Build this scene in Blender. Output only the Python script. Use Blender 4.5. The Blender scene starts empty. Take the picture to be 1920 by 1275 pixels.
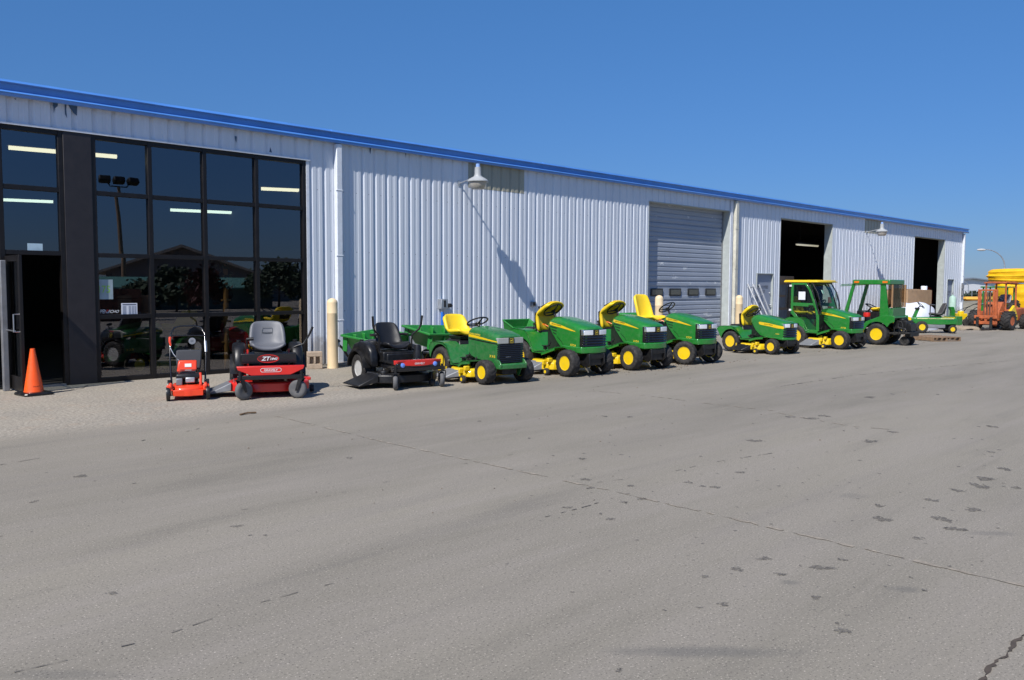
SKYSAT = 1.0; SKYSTR = .065; SUNSTR = 4.4; EXPO = .26; WALL = (.625, .665, .728)
import bpy, bmesh, math, random
from mathutils import Vector, Matrix, Euler
R = math.radians; PI = math.pi
random.seed(7)
SC = bpy.context.scene
COL = SC.collection

# ---------------------------------------------------------------- camera (solved from the photograph's straight lines)
CF, CP, CY, CR, CD, CH = 1564.115, .06626, .79024, .00494, 14.50926, 1.65
_F = Vector((math.cos(CY)*math.cos(CP), math.sin(CY)*math.cos(CP), -math.sin(CP)))
_R = Vector((math.sin(CY), -math.cos(CY), 0)); _U = _R.cross(_F)
_R2 = _R*math.cos(CR)+_U*math.sin(CR); _U2 = _U*math.cos(CR)-_R*math.sin(CR)
CAM = Vector((0, -CD, CH))
def ray(u, v): return _F*CF+_R2*(u-960)+_U2*(637.5-v)
def gp(u, v, z=0):            # point of the ground seen at a photo position
    r = ray(u, v); return CAM+r*((z-CH)/r.z)
def wp(u, v, y=0):            # point of a plane parallel to the facade
    r = ray(u, v); return CAM+r*((y+CD)/r.y)
def dp(u, v, d):              # point at depth d
    r = ray(u, v); return CAM+r*(d/CF)
cam = bpy.data.cameras.new('camera'); co = bpy.data.objects.new('camera', cam); COL.objects.link(co)
co.matrix_world = Matrix(((_R2.x,_U2.x,-_F.x,CAM.x),(_R2.y,_U2.y,-_F.y,CAM.y),(_R2.z,_U2.z,-_F.z,CAM.z),(0,0,0,1)))
cam.sensor_width = 36; cam.lens = CF/1920*36; cam.clip_end = 3000; cam.clip_start = .05
SC.camera = co

# ---------------------------------------------------------------- materials
def new_mat(name):
    m = bpy.data.materials.new(name); m.use_nodes = True
    nt = m.node_tree; b = nt.nodes['Principled BSDF']; return m, nt, b
def N(nt, t, **kw):
    n = nt.nodes.new(t)
    for k, v in kw.items():
        if k in n.inputs: n.inputs[k].default_value = v
        else: setattr(n, k, v)
    return n
def mixc(nt, fac, a, b, mode='MIX'):
    n = nt.nodes.new('ShaderNodeMix'); n.data_type = 'RGBA'; n.blend_type = mode
    for s, v in ((0, fac), (6, a), (7, b)):
        if hasattr(v, 'links') or hasattr(v, 'is_linked'): nt.links.new(v, n.inputs[s])
        elif v is not None: n.inputs[s].default_value = v if s == 0 else (tuple(v)+(1,) if len(v) == 3 else v)
    return n.outputs[2]
def ramp(nt, inp, stops):
    n = nt.nodes.new('ShaderNodeValToRGB'); e = n.color_ramp.elements
    while len(e) < len(stops): e.new(.5)
    for i, (p, c) in enumerate(stops):
        e[i].position = p; e[i].color = (c, c, c, 1) if not hasattr(c, '__len__') else tuple(c)+(1,)
    nt.links.new(inp, n.inputs[0]); return n.outputs[0]
def noise(nt, scale, detail=4, rough=.55, vec=None, w=0):
    n = N(nt, 'ShaderNodeTexNoise', Scale=scale, Detail=detail, Roughness=rough)
    if vec is not None: nt.links.new(vec, n.inputs['Vector'])
    return n.outputs[0]
def bumpn(nt, b, h, strength, dist):
    n = N(nt, 'ShaderNodeBump', Strength=strength, Distance=dist)
    nt.links.new(h, n.inputs['Height']); nt.links.new(n.outputs[0], b.inputs['Normal'])
def mat(name, col, rough=.5, metal=0, coat=0, var=.12, scale=6, dust=0, bump=0, bscale=60, dustcol=(.32,.29,.25)):
    m, nt, b = new_mat(name)
    tc = N(nt, 'ShaderNodeTexCoord')
    f = noise(nt, scale, 5, .6, tc.outputs['Object'])
    f2 = ramp(nt, f, [(.3, 0), (.7, 1)])
    c = mixc(nt, f2, [x*(1-var) for x in col], [min(1, x*(1+var)) for x in col])
    if dust:
        g = noise(nt, scale*2.3, 6, .7, tc.outputs['Object'])
        c = mixc(nt, ramp(nt, g, [(.42, 0), (.75, dust)]), c, dustcol)
    nt.links.new(c, b.inputs['Base Color'])
    r = N(nt, 'ShaderNodeMapRange'); r.inputs['To Min'].default_value = max(0, rough*.8); r.inputs['To Max'].default_value = min(1, rough*1.25)
    nt.links.new(f, r.inputs[0]); nt.links.new(r.outputs[0], b.inputs['Roughness'])
    b.inputs['Metallic'].default_value = metal
    b.inputs['Coat Weight'].default_value = coat; b.inputs['Coat Roughness'].default_value = .08
    if bump: bumpn(nt, b, noise(nt, bscale, 4, .6, tc.outputs['Object']), bump, .01)
    return m
def emis(name, col, s):
    m, nt, b = new_mat(name); b.inputs['Base Color'].default_value = (.8,.8,.8,1)
    b.inputs['Emission Color'].default_value = tuple(col)+(1,); b.inputs['Emission Strength'].default_value = s; return m
def glass(name, tint, gloss=1.0, ior=1.5):
    m = bpy.data.materials.new(name); m.use_nodes = True; nt = m.node_tree
    for n in list(nt.nodes): nt.nodes.remove(n)
    o = N(nt, 'ShaderNodeOutputMaterial'); t = N(nt, 'ShaderNodeBsdfTransparent', Color=tuple(tint)+(1,))
    g = N(nt, 'ShaderNodeBsdfGlossy', Roughness=0.0, Color=tuple(gloss)+(1,) if hasattr(gloss, '__len__') else (gloss, gloss, gloss, 1)); fr = N(nt, 'ShaderNodeFresnel', IOR=ior)
    x = N(nt, 'ShaderNodeMixShader'); L = nt.links.new
    ge = N(nt, 'ShaderNodeNewGeometry'); mr = N(nt, 'ShaderNodeMapRange'); mr.inputs['To Min'].default_value = ior; mr.inputs['To Max'].default_value = 1/ior; L(ge.outputs['Backfacing'], mr.inputs[0]); L(mr.outputs[0], fr.inputs[0])
    L(fr.outputs[0], x.inputs[0]); L(t.outputs[0], x.inputs[1]); L(g.outputs[0], x.inputs[2]); L(x.outputs[0], o.inputs[0])
    return m
M = {}
M['green'] = mat('green_paint', (.012,.19,.022), .32, coat=.6, var=.06, dust=.12)
M['green2'] = mat('older_green_paint', (.017,.16,.033), .4, coat=.35, var=.1, dust=.2)
M['cartgreen'] = mat('green_plastic', (.014,.21,.03), .42, var=.08, dust=.15)
M['yellow'] = mat('yellow_paint', (.83,.56,.005), .36, coat=.4, var=.06, dust=.12)
M['seatyellow'] = mat('yellow_vinyl', (.87,.60,.012), .45, var=.05, dust=.1)
M['black'] = mat('black_plastic', (.008,.008,.009), .38, var=.2, dust=.05)
M['blackgloss'] = mat('black_gloss_paint', (.01,.01,.012), .22, coat=.5, var=.2)
M['blackfab'] = mat('black_vinyl', (.011,.011,.012), .45, var=.2, bump=.1)
M['dark'] = mat('dark_steel', (.018, .018, .018), .55, metal=.4, var=.3, dust=.15)
M['tyre'] = mat('tyre_rubber', (.017, .016, .016), .75, var=.2, scale=9, dust=.22, bump=.2, dustcol=(.2,.18,.16))
M['greytyre'] = mat('grey_rubber', (.095, .096, .10), .75, var=.15, dust=.2)
M['red'] = mat('red_paint', (.66,.025,.018), .35, coat=.4, var=.06)
M['orange'] = mat('orange_red_paint', (.80,.055,.012), .38, coat=.4, var=.06)
M['greyvinyl'] = mat('grey_vinyl', (.135, .14, .155), .5, var=.06)
M['white'] = mat('white_paint', (.78,.78,.77), .45, var=.04)
M['steel'] = mat('bright_steel', (.6,.6,.6), .3, metal=.9, var=.1)
M['galv'] = mat('galvanised', (.5,.52,.54), .45, metal=.7, var=.15)
M['chrome'] = mat('lamp_reflector', (.72,.76,.8), .12, metal=.85, var=.1)
M['lampwhite'] = mat('lens', (.75,.78,.8), .1, coat=1, var=.05)
M['greymetal'] = mat('grey_metal', (.22,.23,.25), .5, metal=.3, var=.2, dust=.3)
M['amber'] = mat('amber_lens', (.8,.18,.01), .25, coat=.6)
M['blue'] = mat('blue_conduit', (.02,.16,.6), .5)
M['rust'] = mat('rusty_orange_paint', (.47, .115, .035), .62, var=.35, scale=5, dust=.4, bump=.3, dustcol=(.13,.06,.035))
M['alu'] = mat('weathered_aluminium', (.36, .38, .41), .5, metal=.25, var=.15, dust=.3)
M['shade'] = mat('lamp_enamel', (.40, .42, .43), .45, var=.1, dust=.3)
M['hub'] = mat('grey_hub', (.50, .50, .49), .45, var=.1, dust=.3)
M['rustpost'] = mat('rust', (.16,.07,.045), .85, var=.3, scale=12, bump=.3)
M['deer'] = mat('decal_yellow', (.85,.65,.05), .4)
M['bluelens'] = mat('blue_lens', (.15,.3,.8), .15, coat=1)

# ---------------------------------------------------------------- mesh builder
class MB:
    def __init__(s): s.v = []; s.f = []
    def add(s, vs, fs, xf=None):
        o = len(s.v); s.v += [tuple(xf @ Vector(v)) if xf else tuple(v) for v in vs]
        s.f += [[o+i for i in f] for f in fs]; return s
    def box(s, x0, x1, y0, y1, z0, z1, xf=None):
        vs = [(x, y, z) for z in (z0, z1) for y in (y0, y1) for x in (x0, x1)]
        return s.add(vs, [(0,2,3,1),(4,5,7,6),(0,1,5,4),(2,6,7,3),(0,4,6,2),(1,3,7,5)], xf)
    def cbox(s, c, d, rot=(0,0,0)):
        return s.box(-d[0]/2, d[0]/2, -d[1]/2, d[1]/2, -d[2]/2, d[2]/2, Matrix.Translation(Vector(c)) @ Euler(rot).to_matrix().to_4x4())
    def loft(s, secs, cap=True, closed=True, xf=None):
        n = len(secs[0]); vs = [p for q in secs for p in q]; fs = []
        for i in range(len(secs)-1):
            for j in range(n if closed else n-1):
                k = (j+1) % n; fs.append((i*n+j, i*n+k, (i+1)*n+k, (i+1)*n+j))
        if cap: fs.append(list(range(n))[::-1]); fs.append([(len(secs)-1)*n+j for j in range(n)])
        return s.add(vs, fs, xf)
    def prism(s, poly, y0, y1, ax='y', xf=None):       # poly in the two other axes
        def P(a, b, c):
            return {'y': (a, c, b), 'z': (a, b, c), 'x': (c, a, b)}[ax]
        return s.loft([[P(a, b, y0) for a, b in poly], [P(a, b, y1) for a, b in poly]], xf=xf)
    def tube(s, pts, r, n=8, cap=True, xf=None):
        pts = [Vector(p) for p in pts]; rs = r if hasattr(r, '__len__') else [r]*len(pts)
        secs = []; prev = None
        for i, p in enumerate(pts):
            a = pts[max(0, i-1)]; b = pts[min(len(pts)-1, i+1)]; t = (b-a).normalized()
            if prev is None:
                up = Vector((0,0,1)) if abs(t.z) < .9 else Vector((1,0,0)); u = t.cross(up).normalized()
            else: u = (prev-t*prev.dot(t)).normalized()
            prev = u; w = t.cross(u)
            secs.append([p+(u*math.cos(2*PI*j/n)+w*math.sin(2*PI*j/n))*rs[i] for j in range(n)])
        return s.loft(secs, cap, True, xf)
    def lathe(s, prof, n=24, ax='z', c=(0,0,0), xf=None, rmod=None):
        secs = []
        for k, (r, h) in enumerate(prof):
            q = []
            for j in range(n):
                a = 2*PI*j/n; rr = r*(rmod(k, j) if rmod else 1); x, y = rr*math.cos(a), rr*math.sin(a)
                q.append({'z': (c[0]+x, c[1]+y, c[2]+h), 'y': (c[0]+x, c[1]+h, c[2]+y), 'x': (c[0]+h, c[1]+x, c[2]+y)}[ax])
            secs.append(q)
        return s.loft(secs, prof[0][0] > 1e-5 or prof[-1][0] > 1e-5, True, xf)
    def build(s, name, m, parent=None, bevel=0, smooth=35, xf=None, weld=0):
        me = bpy.data.meshes.new(name); me.from_pydata(s.v, [], s.f)
        bm = bmesh.new(); bm.from_mesh(me)
        if weld: bmesh.ops.remove_doubles(bm, verts=bm.verts, dist=weld)
        bmesh.ops.recalc_face_normals(bm, faces=bm.faces)
        if xf: bm.transform(xf)
        bm.to_mesh(me); bm.free()
        me.materials.append(M[m] if isinstance(m, str) else m)
        if smooth:
            me.polygons.foreach_set('use_smooth', [True]*len(me.polygons))
            try: me.set_sharp_from_angle(angle=R(smooth))
            except Exception: pass
        o = bpy.data.objects.new(name, me); COL.objects.link(o)
        if parent: o.parent = parent
        if bevel:
            b = o.modifiers.new('b', 'BEVEL'); b.width = bevel; b.segments = 2; b.limit_method = 'ANGLE'; b.angle_limit = R(40)
        return o
def thing(name, label, cat, loc=(0,0,0), rz=0, group=None):
    o = bpy.data.objects.new(name, None); COL.objects.link(o); o.empty_display_size = .2
    o.location = loc; o.rotation_euler = (0, 0, rz); o['label'] = label; o['category'] = cat
    if group: o['group'] = group
    return o
def tag(o, label, cat, group=None):
    o['label'] = label; o['category'] = cat
    if group: o['group'] = group
    return o
def struct(o): o['kind'] = 'structure'; return o
def kids(o): return [c for c in bpy.data.objects if c.parent == o]
def dup(root, loc, rz, label, group=None):
    def cp(o, par):
        c = o.copy(); COL.objects.link(c); c.parent = par
        for ch in kids(o): cp(ch, c)
        return c
    r = cp(root, None); r.location = loc; r.rotation_euler = (0, 0, rz); r['label'] = label
    if group: r['group'] = group
    return r
_tc = {}
def text_geo(s, bold=0):
    if (s, bold) not in _tc:
        c = bpy.data.curves.new('t', 'FONT'); c.body = s; c.align_x = 'LEFT'; c.resolution_u = 2; c.offset = bold
        o = bpy.data.objects.new('t', c); COL.objects.link(o); dg = bpy.context.evaluated_depsgraph_get(); dg.update()
        me = bpy.data.meshes.new_from_object(o.evaluated_get(dg))
        vs = [(v.co.x, v.co.y) for v in me.vertices]; fs = [list(p.vertices) for p in me.polygons]
        bpy.data.objects.remove(o); bpy.data.meshes.remove(me); bpy.data.curves.remove(c)
        xs = [v[0] for v in vs]; ys = [v[1] for v in vs]; x0, x1, y0, y1 = min(xs), max(xs), min(ys), max(ys)
        _tc[(s, bold)] = ([((x-x0)/(x1-x0), (y-y0)/(y1-y0)) for x, y in vs], fs)
    return _tc[(s, bold)]
def wtext(mb, s, P, bold=.01):   # P maps (0..1, 0..1) to a point
    vs, fs = text_geo(s, bold); return mb.add([P(a, b) for a, b in vs], fs)
def flat(o, u, v):               # mapping helper: origin + a*u + b*v
    o, u, v = Vector(o), Vector(u), Vector(v); return lambda a, b: o+u*a+v*b
# ---------------------------------------------------------------- sky and sun
SUN = Vector((-3.12, -1, 3.6)).normalized()
W = bpy.data.worlds.new('World'); SC.world = W; W.use_nodes = True
wn = W.node_tree; bg = wn.nodes['Background']; sk = wn.nodes.new('ShaderNodeTexSky'); sk.sky_type = 'NISHITA'; sk.sun_disc = False
sk.sun_elevation = math.asin(SUN.z); sk.sun_rotation = math.atan2(SUN.x, SUN.y) % (2*PI)
sk.altitude = 500; sk.air_density = 1.0; sk.dust_density = 0; sk.ozone_density = 3
tcw = wn.nodes.new('ShaderNodeTexCoord'); sz = wn.nodes.new('ShaderNodeSeparateXYZ'); wn.links.new(tcw.outputs['Generated'], sz.inputs[0])
mr = wn.nodes.new('ShaderNodeMapRange'); mr.inputs[1].default_value = .0; mr.inputs[2].default_value = .40; wn.links.new(sz.outputs[2], mr.inputs[0])
tint = mixc(wn, mr.outputs[0], (.335, .47, .84), (.66, 1.20, 1.66)); sky = mixc(wn, 1.0, sk.outputs[0], tint, 'MULTIPLY')
wn.links.new(sky, bg.inputs[0]); bg.inputs[1].default_value = SKYSTR
sl = bpy.data.lights.new('sun', 'SUN'); sl.energy = SUNSTR; sl.angle = R(.53); sl.color = (1, .955, .89)
so = bpy.data.objects.new('sun', sl); COL.objects.link(so); so.rotation_euler = (-SUN).to_track_quat('-Z', 'Y').to_euler(); so.location = (-20, -10, 30)
SC.view_settings.view_transform = 'Standard'; SC.view_settings.look = 'None'; SC.view_settings.exposure = EXPO; SC.view_settings.gamma = 1

# ---------------------------------------------------------------- ground
def ground_mat():
    m, nt, b = new_mat('asphalt_yard'); L = nt.links.new
    tc = N(nt, 'ShaderNodeTexCoord'); P = tc.outputs['Object']
    sep = N(nt, 'ShaderNodeSeparateXYZ'); L(P, sep.inputs[0])
    def mth(op, a, b_=None, c_=None, clamp=False):
        n = nt.nodes.new('ShaderNodeMath'); n.operation = op; n.use_clamp = clamp
        for i, v in enumerate((a, b_, c_)):
            if v is None: continue
            if hasattr(v, 'is_linked'): L(v, n.inputs[i])
            else: n.inputs[i].default_value = v
        return n.outputs[0]
    def sm(v, a, b_):
        n = nt.nodes.new('ShaderNodeMapRange'); n.interpolation_type = 'SMOOTHSTEP'
        L(v, n.inputs[0]); n.inputs[1].default_value = a; n.inputs[2].default_value = b_; return n.outputs[0]
    # stretched wear along the traffic direction
    mp = N(nt, 'ShaderNodeMapping'); mp.inputs['Scale'].default_value = (.22, 1, 1); mp.inputs['Rotation'].default_value = (0, 0, R(-4)); L(P, mp.inputs[0])
    big = noise(nt, .35, 5, .6, mp.outputs[0]); med = noise(nt, 1.6, 6, .65, mp.outputs[0]); fin = noise(nt, 26, 4, .75, P); sp = noise(nt, 85, 3, .7, P)
    c = mixc(nt, ramp(nt, big, [(.35, 0), (.62, 1)]), (.200, .182, .148), (.268, .242, .195))
    c = mixc(nt, ramp(nt, med, [(.35, 0), (.72, .6)]), c, (.300, .268, .232))
    mp2 = N(nt, 'ShaderNodeMapping'); mp2.inputs['Scale'].default_value = (.16, 2.2, 1); mp2.inputs['Rotation'].default_value = (0, 0, R(-3)); L(P, mp2.inputs[0])
    strk = noise(nt, 1.3, 6, .62, mp2.outputs[0])
    c = mixc(nt, ramp(nt, med, [(.25, .5), (.42, 0)]), c, (.165, .150, .134))
    c = mixc(nt, ramp(nt, strk, [(.30, .28), (.46, 0)]), c, (.172, .158, .142)); c = mixc(nt, ramp(nt, strk, [(.55, 0), (.72, .5)]), c, (.30, .268, .232))
    # aggregate speckle
    vo = N(nt, 'ShaderNodeTexVoronoi', Scale=48.0); L(P, vo.inputs['Vector'])
    c = mixc(nt, ramp(nt, sp, [(.35, .85), (.41, 0)]), c, (.07, .062, .055))
    c = mixc(nt, ramp(nt, sp, [(.61, 0), (.67, .8)]), c, (.60, .53, .45))
    c = mixc(nt, ramp(nt, fin, [(.33, .2), (.5, 0)]), c, (.12, .108, .095))
    # pale gravelly apron in front of the shop, fading out along the wall
    nz = noise(nt, 2.2, 5, .6, P)
    yy = mth('ADD', sep.outputs[1], mth('MULTIPLY', mth('SUBTRACT', nz, .5), .35))
    ap = sm(yy, -4.9, -4.15); fade = sm(sep.outputs[0], 13, 5.4); ap = mth('MULTIPLY', ap, mth('ADD', mth('MULTIPLY', fade, .62), .14))
    ac = mixc(nt, ramp(nt, noise(nt, 1.3, 5, .6, P), [(.35, 0), (.65, 1)]), (.385, .340, .275), (.32, .288, .24))
    ac = mixc(nt, ramp(nt, noise(nt, 3.1, 4, .6, P), [(.55, 0), (.72, .5)]), ac, (.42, .31, .22))
    ac = mixc(nt, ramp(nt, fin, [(.38, .8), (.47, 0)]), ac, (.13, .12, .11))
    ac = mixc(nt, ramp(nt, fin, [(.55, 0), (.64, .75)]), ac, (.66, .58, .48))
    c = mixc(nt, ap, c, ac)
    # soft worn and oily patches that lie on the asphalt
    for (u, v, rx, ry, s) in [(1310, 1222, .055, .40, .42), (1695, 1105, .045, .085, .35), (1480, 1092, .035, .055, .35), (1600, 930, .08, .12, .2), (1860, 1000, .05, .16, .3), (120, 1265, .04, .3, .25)]:
        q = gp(u, v)
        dx = mth('SUBTRACT', sep.outputs[0], q.x); dy = mth('SUBTRACT', sep.outputs[1], q.y)
        # turn the ellipse so that its long side lies across the picture
        a = mth('DIVIDE', mth('ADD', mth('MULTIPLY', dx, .71), mth('MULTIPLY', dy, -.704)), ry); b2 = mth('DIVIDE', mth('ADD', mth('MULTIPLY', dx, .704), mth('MULTIPLY', dy, .71)), rx)
        d = mth('SQRT', mth('ADD', mth('MULTIPLY', a, a), mth('MULTIPLY', b2, b2)))
        d = mth('ADD', d, mth('MULTIPLY', mth('SUBTRACT', noise(nt, 5, 5, .7, P), .5), 1.2))
        c = mixc(nt, mth('MULTIPLY', sm(d, 1.5, .3), s), c, (.09, .09, .09))
    # tyre dirt and rust tint under the machines, dry grass beyond the yard
    gx = sm(mth('ADD', sep.outputs[0], mth('MULTIPLY', nz, 6)), 64, 74)
    gcol = mixc(nt, ramp(nt, noise(nt, .5, 5, .6, P), [(.35, 0), (.65, 1)]), (.17, .155, .10), (.26, .235, .17))
    c = mixc(nt, gx, c, gcol)
    L(c, b.inputs['Base Color']); b.inputs['Roughness'].default_value = .9; b.inputs['Specular IOR Level'].default_value = .25
    h = mth('ADD', mth('MULTIPLY', sp, .5), mth('ADD', mth('MULTIPLY', vo.outputs[0], .5), mth('MULTIPLY', fin, .5)))
    bumpn(nt, b, h, .12, .004)
    return m
def tar_mat():
    m, nt, b = new_mat('broken_patch'); L = nt.links.new; tc = N(nt, 'ShaderNodeTexCoord'); P = tc.outputs['Object']
    f = noise(nt, 42, 4, .75, P); c = mixc(nt, ramp(nt, noise(nt, 90, 3, .7, P), [(.35, 0), (.65, 1)]), (.05, .045, .04), (.22, .20, .175)); L(c, b.inputs['Base Color']); b.inputs['Roughness'].default_value = .92
    t = N(nt, 'ShaderNodeBsdfTransparent'); x = N(nt, 'ShaderNodeMixShader'); L(ramp(nt, f, [(.36, .05), (.60, .75)]), x.inputs[0]); L(t.outputs[0], x.inputs[1]); L(b.outputs[0], x.inputs[2]); L(x.outputs[0], nt.nodes['Material Output'].inputs[0]); return m
M['ground'] = ground_mat()
g = MB()
xs = [-600, -60, -20, -10, 0, 10, 20, 30, 40, 60, 100, 250, 900]; ys = [-700, -120, -60, -30, -15, -8, -4, 0, 20, 60, 300, 700]
g.v = [(x, y, 0) for y in ys for x in xs]; nx = len(xs)
g.f = [[j*nx+i, j*nx+i+1, (j+1)*nx+i+1, (j+1)*nx+i] for j in range(len(ys)-1) for i in range(nx-1)]
struct(g.build('ground', 'ground', smooth=0))
M['joint'] = mat('joint_sealant_dust', (.29, .25, .20), .95, var=.35, scale=20, bump=.5)
M['crack'] = mat('crack_dirt', (.13, .115, .10), .95, var=.3, scale=12)
M['crackdeep'] = mat('open_crack', (.075, .058, .045), .95, var=.3, scale=12)
M['tar'] = tar_mat()
M['tar2'] = mat('worn_patch', (.17, .165, .16), .9, var=.3, scale=30, bump=.4)
def ribbon(mb, pts, w, z, jit=.35, step=.06, gap=0):
    P = [Vector((p.x, p.y, z)) for p in pts]; out = []
    for a, b in zip(P[:-1], P[1:]):
        n = max(2, int((b-a).length/step))
        for i in range(n): out.append(a.lerp(b, i/n))
    out.append(P[-1]); prev = None
    ph = 0
    for i in range(len(out)):
        t = (out[min(i+1, len(out)-1)]-out[max(0, i-1)]).normalized(); s = Vector((-t.y, t.x, 0))
        ph = ph*.8+random.uniform(-1, 1)*w*.5
        c = out[i]+s*ph*.3
        a, b = c+s*w*(.5+random.uniform(-jit, jit)), c-s*w*(.5+random.uniform(-jit, jit))
        if prev is not None and random.random() >= gap:
            mb.add([prev[0], a, b, prev[1]], [(0, 1, 2, 3)])
        prev = (a, b)
j = MB()
pl = [(505, 777), (730, 831), (1100, 910), (1500, 1002), (1930, 1101)]
ribbon(j, [gp(*q) for q in pl], .022, .004, .7, gap=.18)
ribbon(j, [gp(1110, 733), gp(1215, 742), gp(1330, 757), gp(1450, 770)], .03, .004, gap=.55)
ribbon(j, [gp(1440, 771), gp(1600, 800), gp(1760, 812)], .03, .004, gap=.7)
struct(j.build('pavement_joint', 'joint', smooth=0))
j = MB()
for q, w, gpp in [([(0, 1268), (150, 1234), (300, 1195), (470, 1135), (640, 1090)], .006, .55), ([(400, 965), (620, 930), (820, 880), (1000, 845)], .006, .85),
            ([(1120, 905), (1240, 890), (1330, 868), (1480, 845)], .006, .75), ([(1455, 726), (1600, 704), (1760, 688), (1900, 676)], .018, .5), ([(1000, 975), (1100, 950), (1180, 925)], .01, .7),
            ([(440, 790), (250, 830), (0, 872)], .012, .8),
            ([(610, 722), (660, 716)], .012, .2)]:
    ribbon(j, [gp(*a) for a in q], w, .0045, .6, .05, gpp)
# thin cable-like seam near the door
ribbon(j, [gp(80, 738), (gp(125, 733)), gp(155, 728), gp(165, 722), gp(215, 716), gp(245, 711)], .02, .005, .3, .04, 0)
struct(j.build('pavement_crack', 'crack', smooth=0))
j = MB(); ribbon(j, [gp(*a) for a in [(1832, 1290), (1845, 1268), (1868, 1240), (1880, 1234), (1895, 1217), (1928, 1182)]], .014, .0045, .8, .025, 0); struct(j.build('pavement_crack', 'crackdeep', smooth=0))
def blob(mb, q, ra, rb, z, ang=None, n=34):
    ang = random.uniform(0, PI) if ang is None else ang; pts = []; ph = [random.uniform(0, 6) for _ in range(4)]
    for i in range(n):
        a = 2*PI*i/n; k = .86+.20*math.sin(2*a+ph[0])+.16*math.sin(3*a+ph[1])+.14*math.sin(5*a+ph[2])+.10*math.sin(9*a+ph[3])+random.uniform(-.16, .16)
        x, y = math.cos(a)*ra*k, math.sin(a)*rb*k
        pts.append((q.x+x*math.cos(ang)-y*math.sin(ang), q.y+x*math.sin(ang)+y*math.cos(ang), z))
    mb.add(pts, [list(range(n))])
t = MB(); A0 = CY-PI/2
for (u, v, w, h) in [(1540, 1065, 50, 9), (1383, 1068, 24, 10), (1433, 1048, 28, 8), (1464, 1077, 20, 7), (1530, 1121, 20, 7), (1358, 1134, 20, 8), (1580, 1183, 28, 11), (1322, 1082, 16, 6),
        (1655, 974, 36, 10), (1768, 974, 34, 11), (1790, 992, 40, 8), (1825, 956, 26, 8), (1836, 912, 28, 10), (1848, 898, 40, 7), (1795, 920, 22, 6), (1745, 938, 22, 6), (1649, 949, 18, 5), (1580, 1050, 16, 6),
        (1098, 899, 18, 7), (1108, 915, 14, 5), (1183, 911, 14, 4), (1342, 914, 20, 5), (1290, 905, 18, 4), (1318, 912, 12, 4), (1203, 936, 18, 5), (1170, 942, 16, 4), (1064, 952, 18, 5), (1145, 974, 18, 5), (1126, 964, 10, 4),
        (1415, 827, 28, 6), (1632, 828, 26, 6), (1387, 886, 16, 4), (1092, 861, 16, 4), (1520, 785, 22, 4), (1545, 780, 20, 4), (1482, 782, 18, 3), (1630, 745, 16, 3), (1885, 880, 20, 6), (1673, 810, 14, 4), (1860, 800, 16, 4), (1860, 848, 10, 3),
        (1134, 781, 12, 3), (1180, 782, 12, 3), (445, 987, 20, 5), (655, 859, 12, 4), (64, 941, 12, 4), (470, 1004, 8, 3), (497, 1004, 8, 3), (252, 907, 6, 2), (212, 1113, 20, 5), (152, 893, 24, 5), (900, 790, 8, 2), (950, 1058, 8, 3), (1570, 1170, 10, 5), (1588, 1155, 10, 3),
        (1660, 1100, 5, 3), (1732, 1107, 8, 5), (1708, 1083, 5, 4), (1500, 1062, 5, 3), (1245, 1145, 8, 3), (1310, 1140, 12, 3), (1160, 1258, 14, 8), (1720, 1010, 20, 5), (1905, 915, 14, 4), (1780, 1062, 8, 4)]:
    q = gp(u, v); k = (q-CAM).length/CF; fo = (q-CAM).length/CH
    blob(t, q, w*k*.46, h*k*fo*.5*.75, .004+random.uniform(0, .0004), A0)
    for _ in range(7 if w > 12 else 2):
        a = random.uniform(0, 6.28); rr = random.uniform(.6, 1.25); e1, e2 = Vector((.71, -.704, 0)), Vector((.704, .71, 0))
        blob(t, q+e1*(w*k*.5*rr*math.cos(a))+e2*(h*k*fo*.4*rr*math.sin(a)), random.uniform(.8, 2.4)*k, random.uniform(.6, 1.5)*k*fo*.5, .0046, A0, 9)
for _ in range(150):
    u = random.uniform(950, 1900); v = random.triangular(700, 1270, 880); q = gp(u, v); k = (q-CAM).length/CF; fo = (q-CAM).length/CH
    blob(t, q, random.uniform(1.2, 4)*k, random.uniform(.6, 1.6)*k*fo*.6, .0042, A0, 9)
for _ in range(50):
    u = random.uniform(0, 950); v = random.uniform(800, 1270); q = gp(u, v); k = (q-CAM).length/CF; fo = (q-CAM).length/CH
    blob(t, q, random.uniform(1., 2.6)*k, random.uniform(.5, 1.2)*k*fo*.6, .0042, A0, 9)
struct(t.build('pavement_patches', 'tar', smooth=0))

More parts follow.
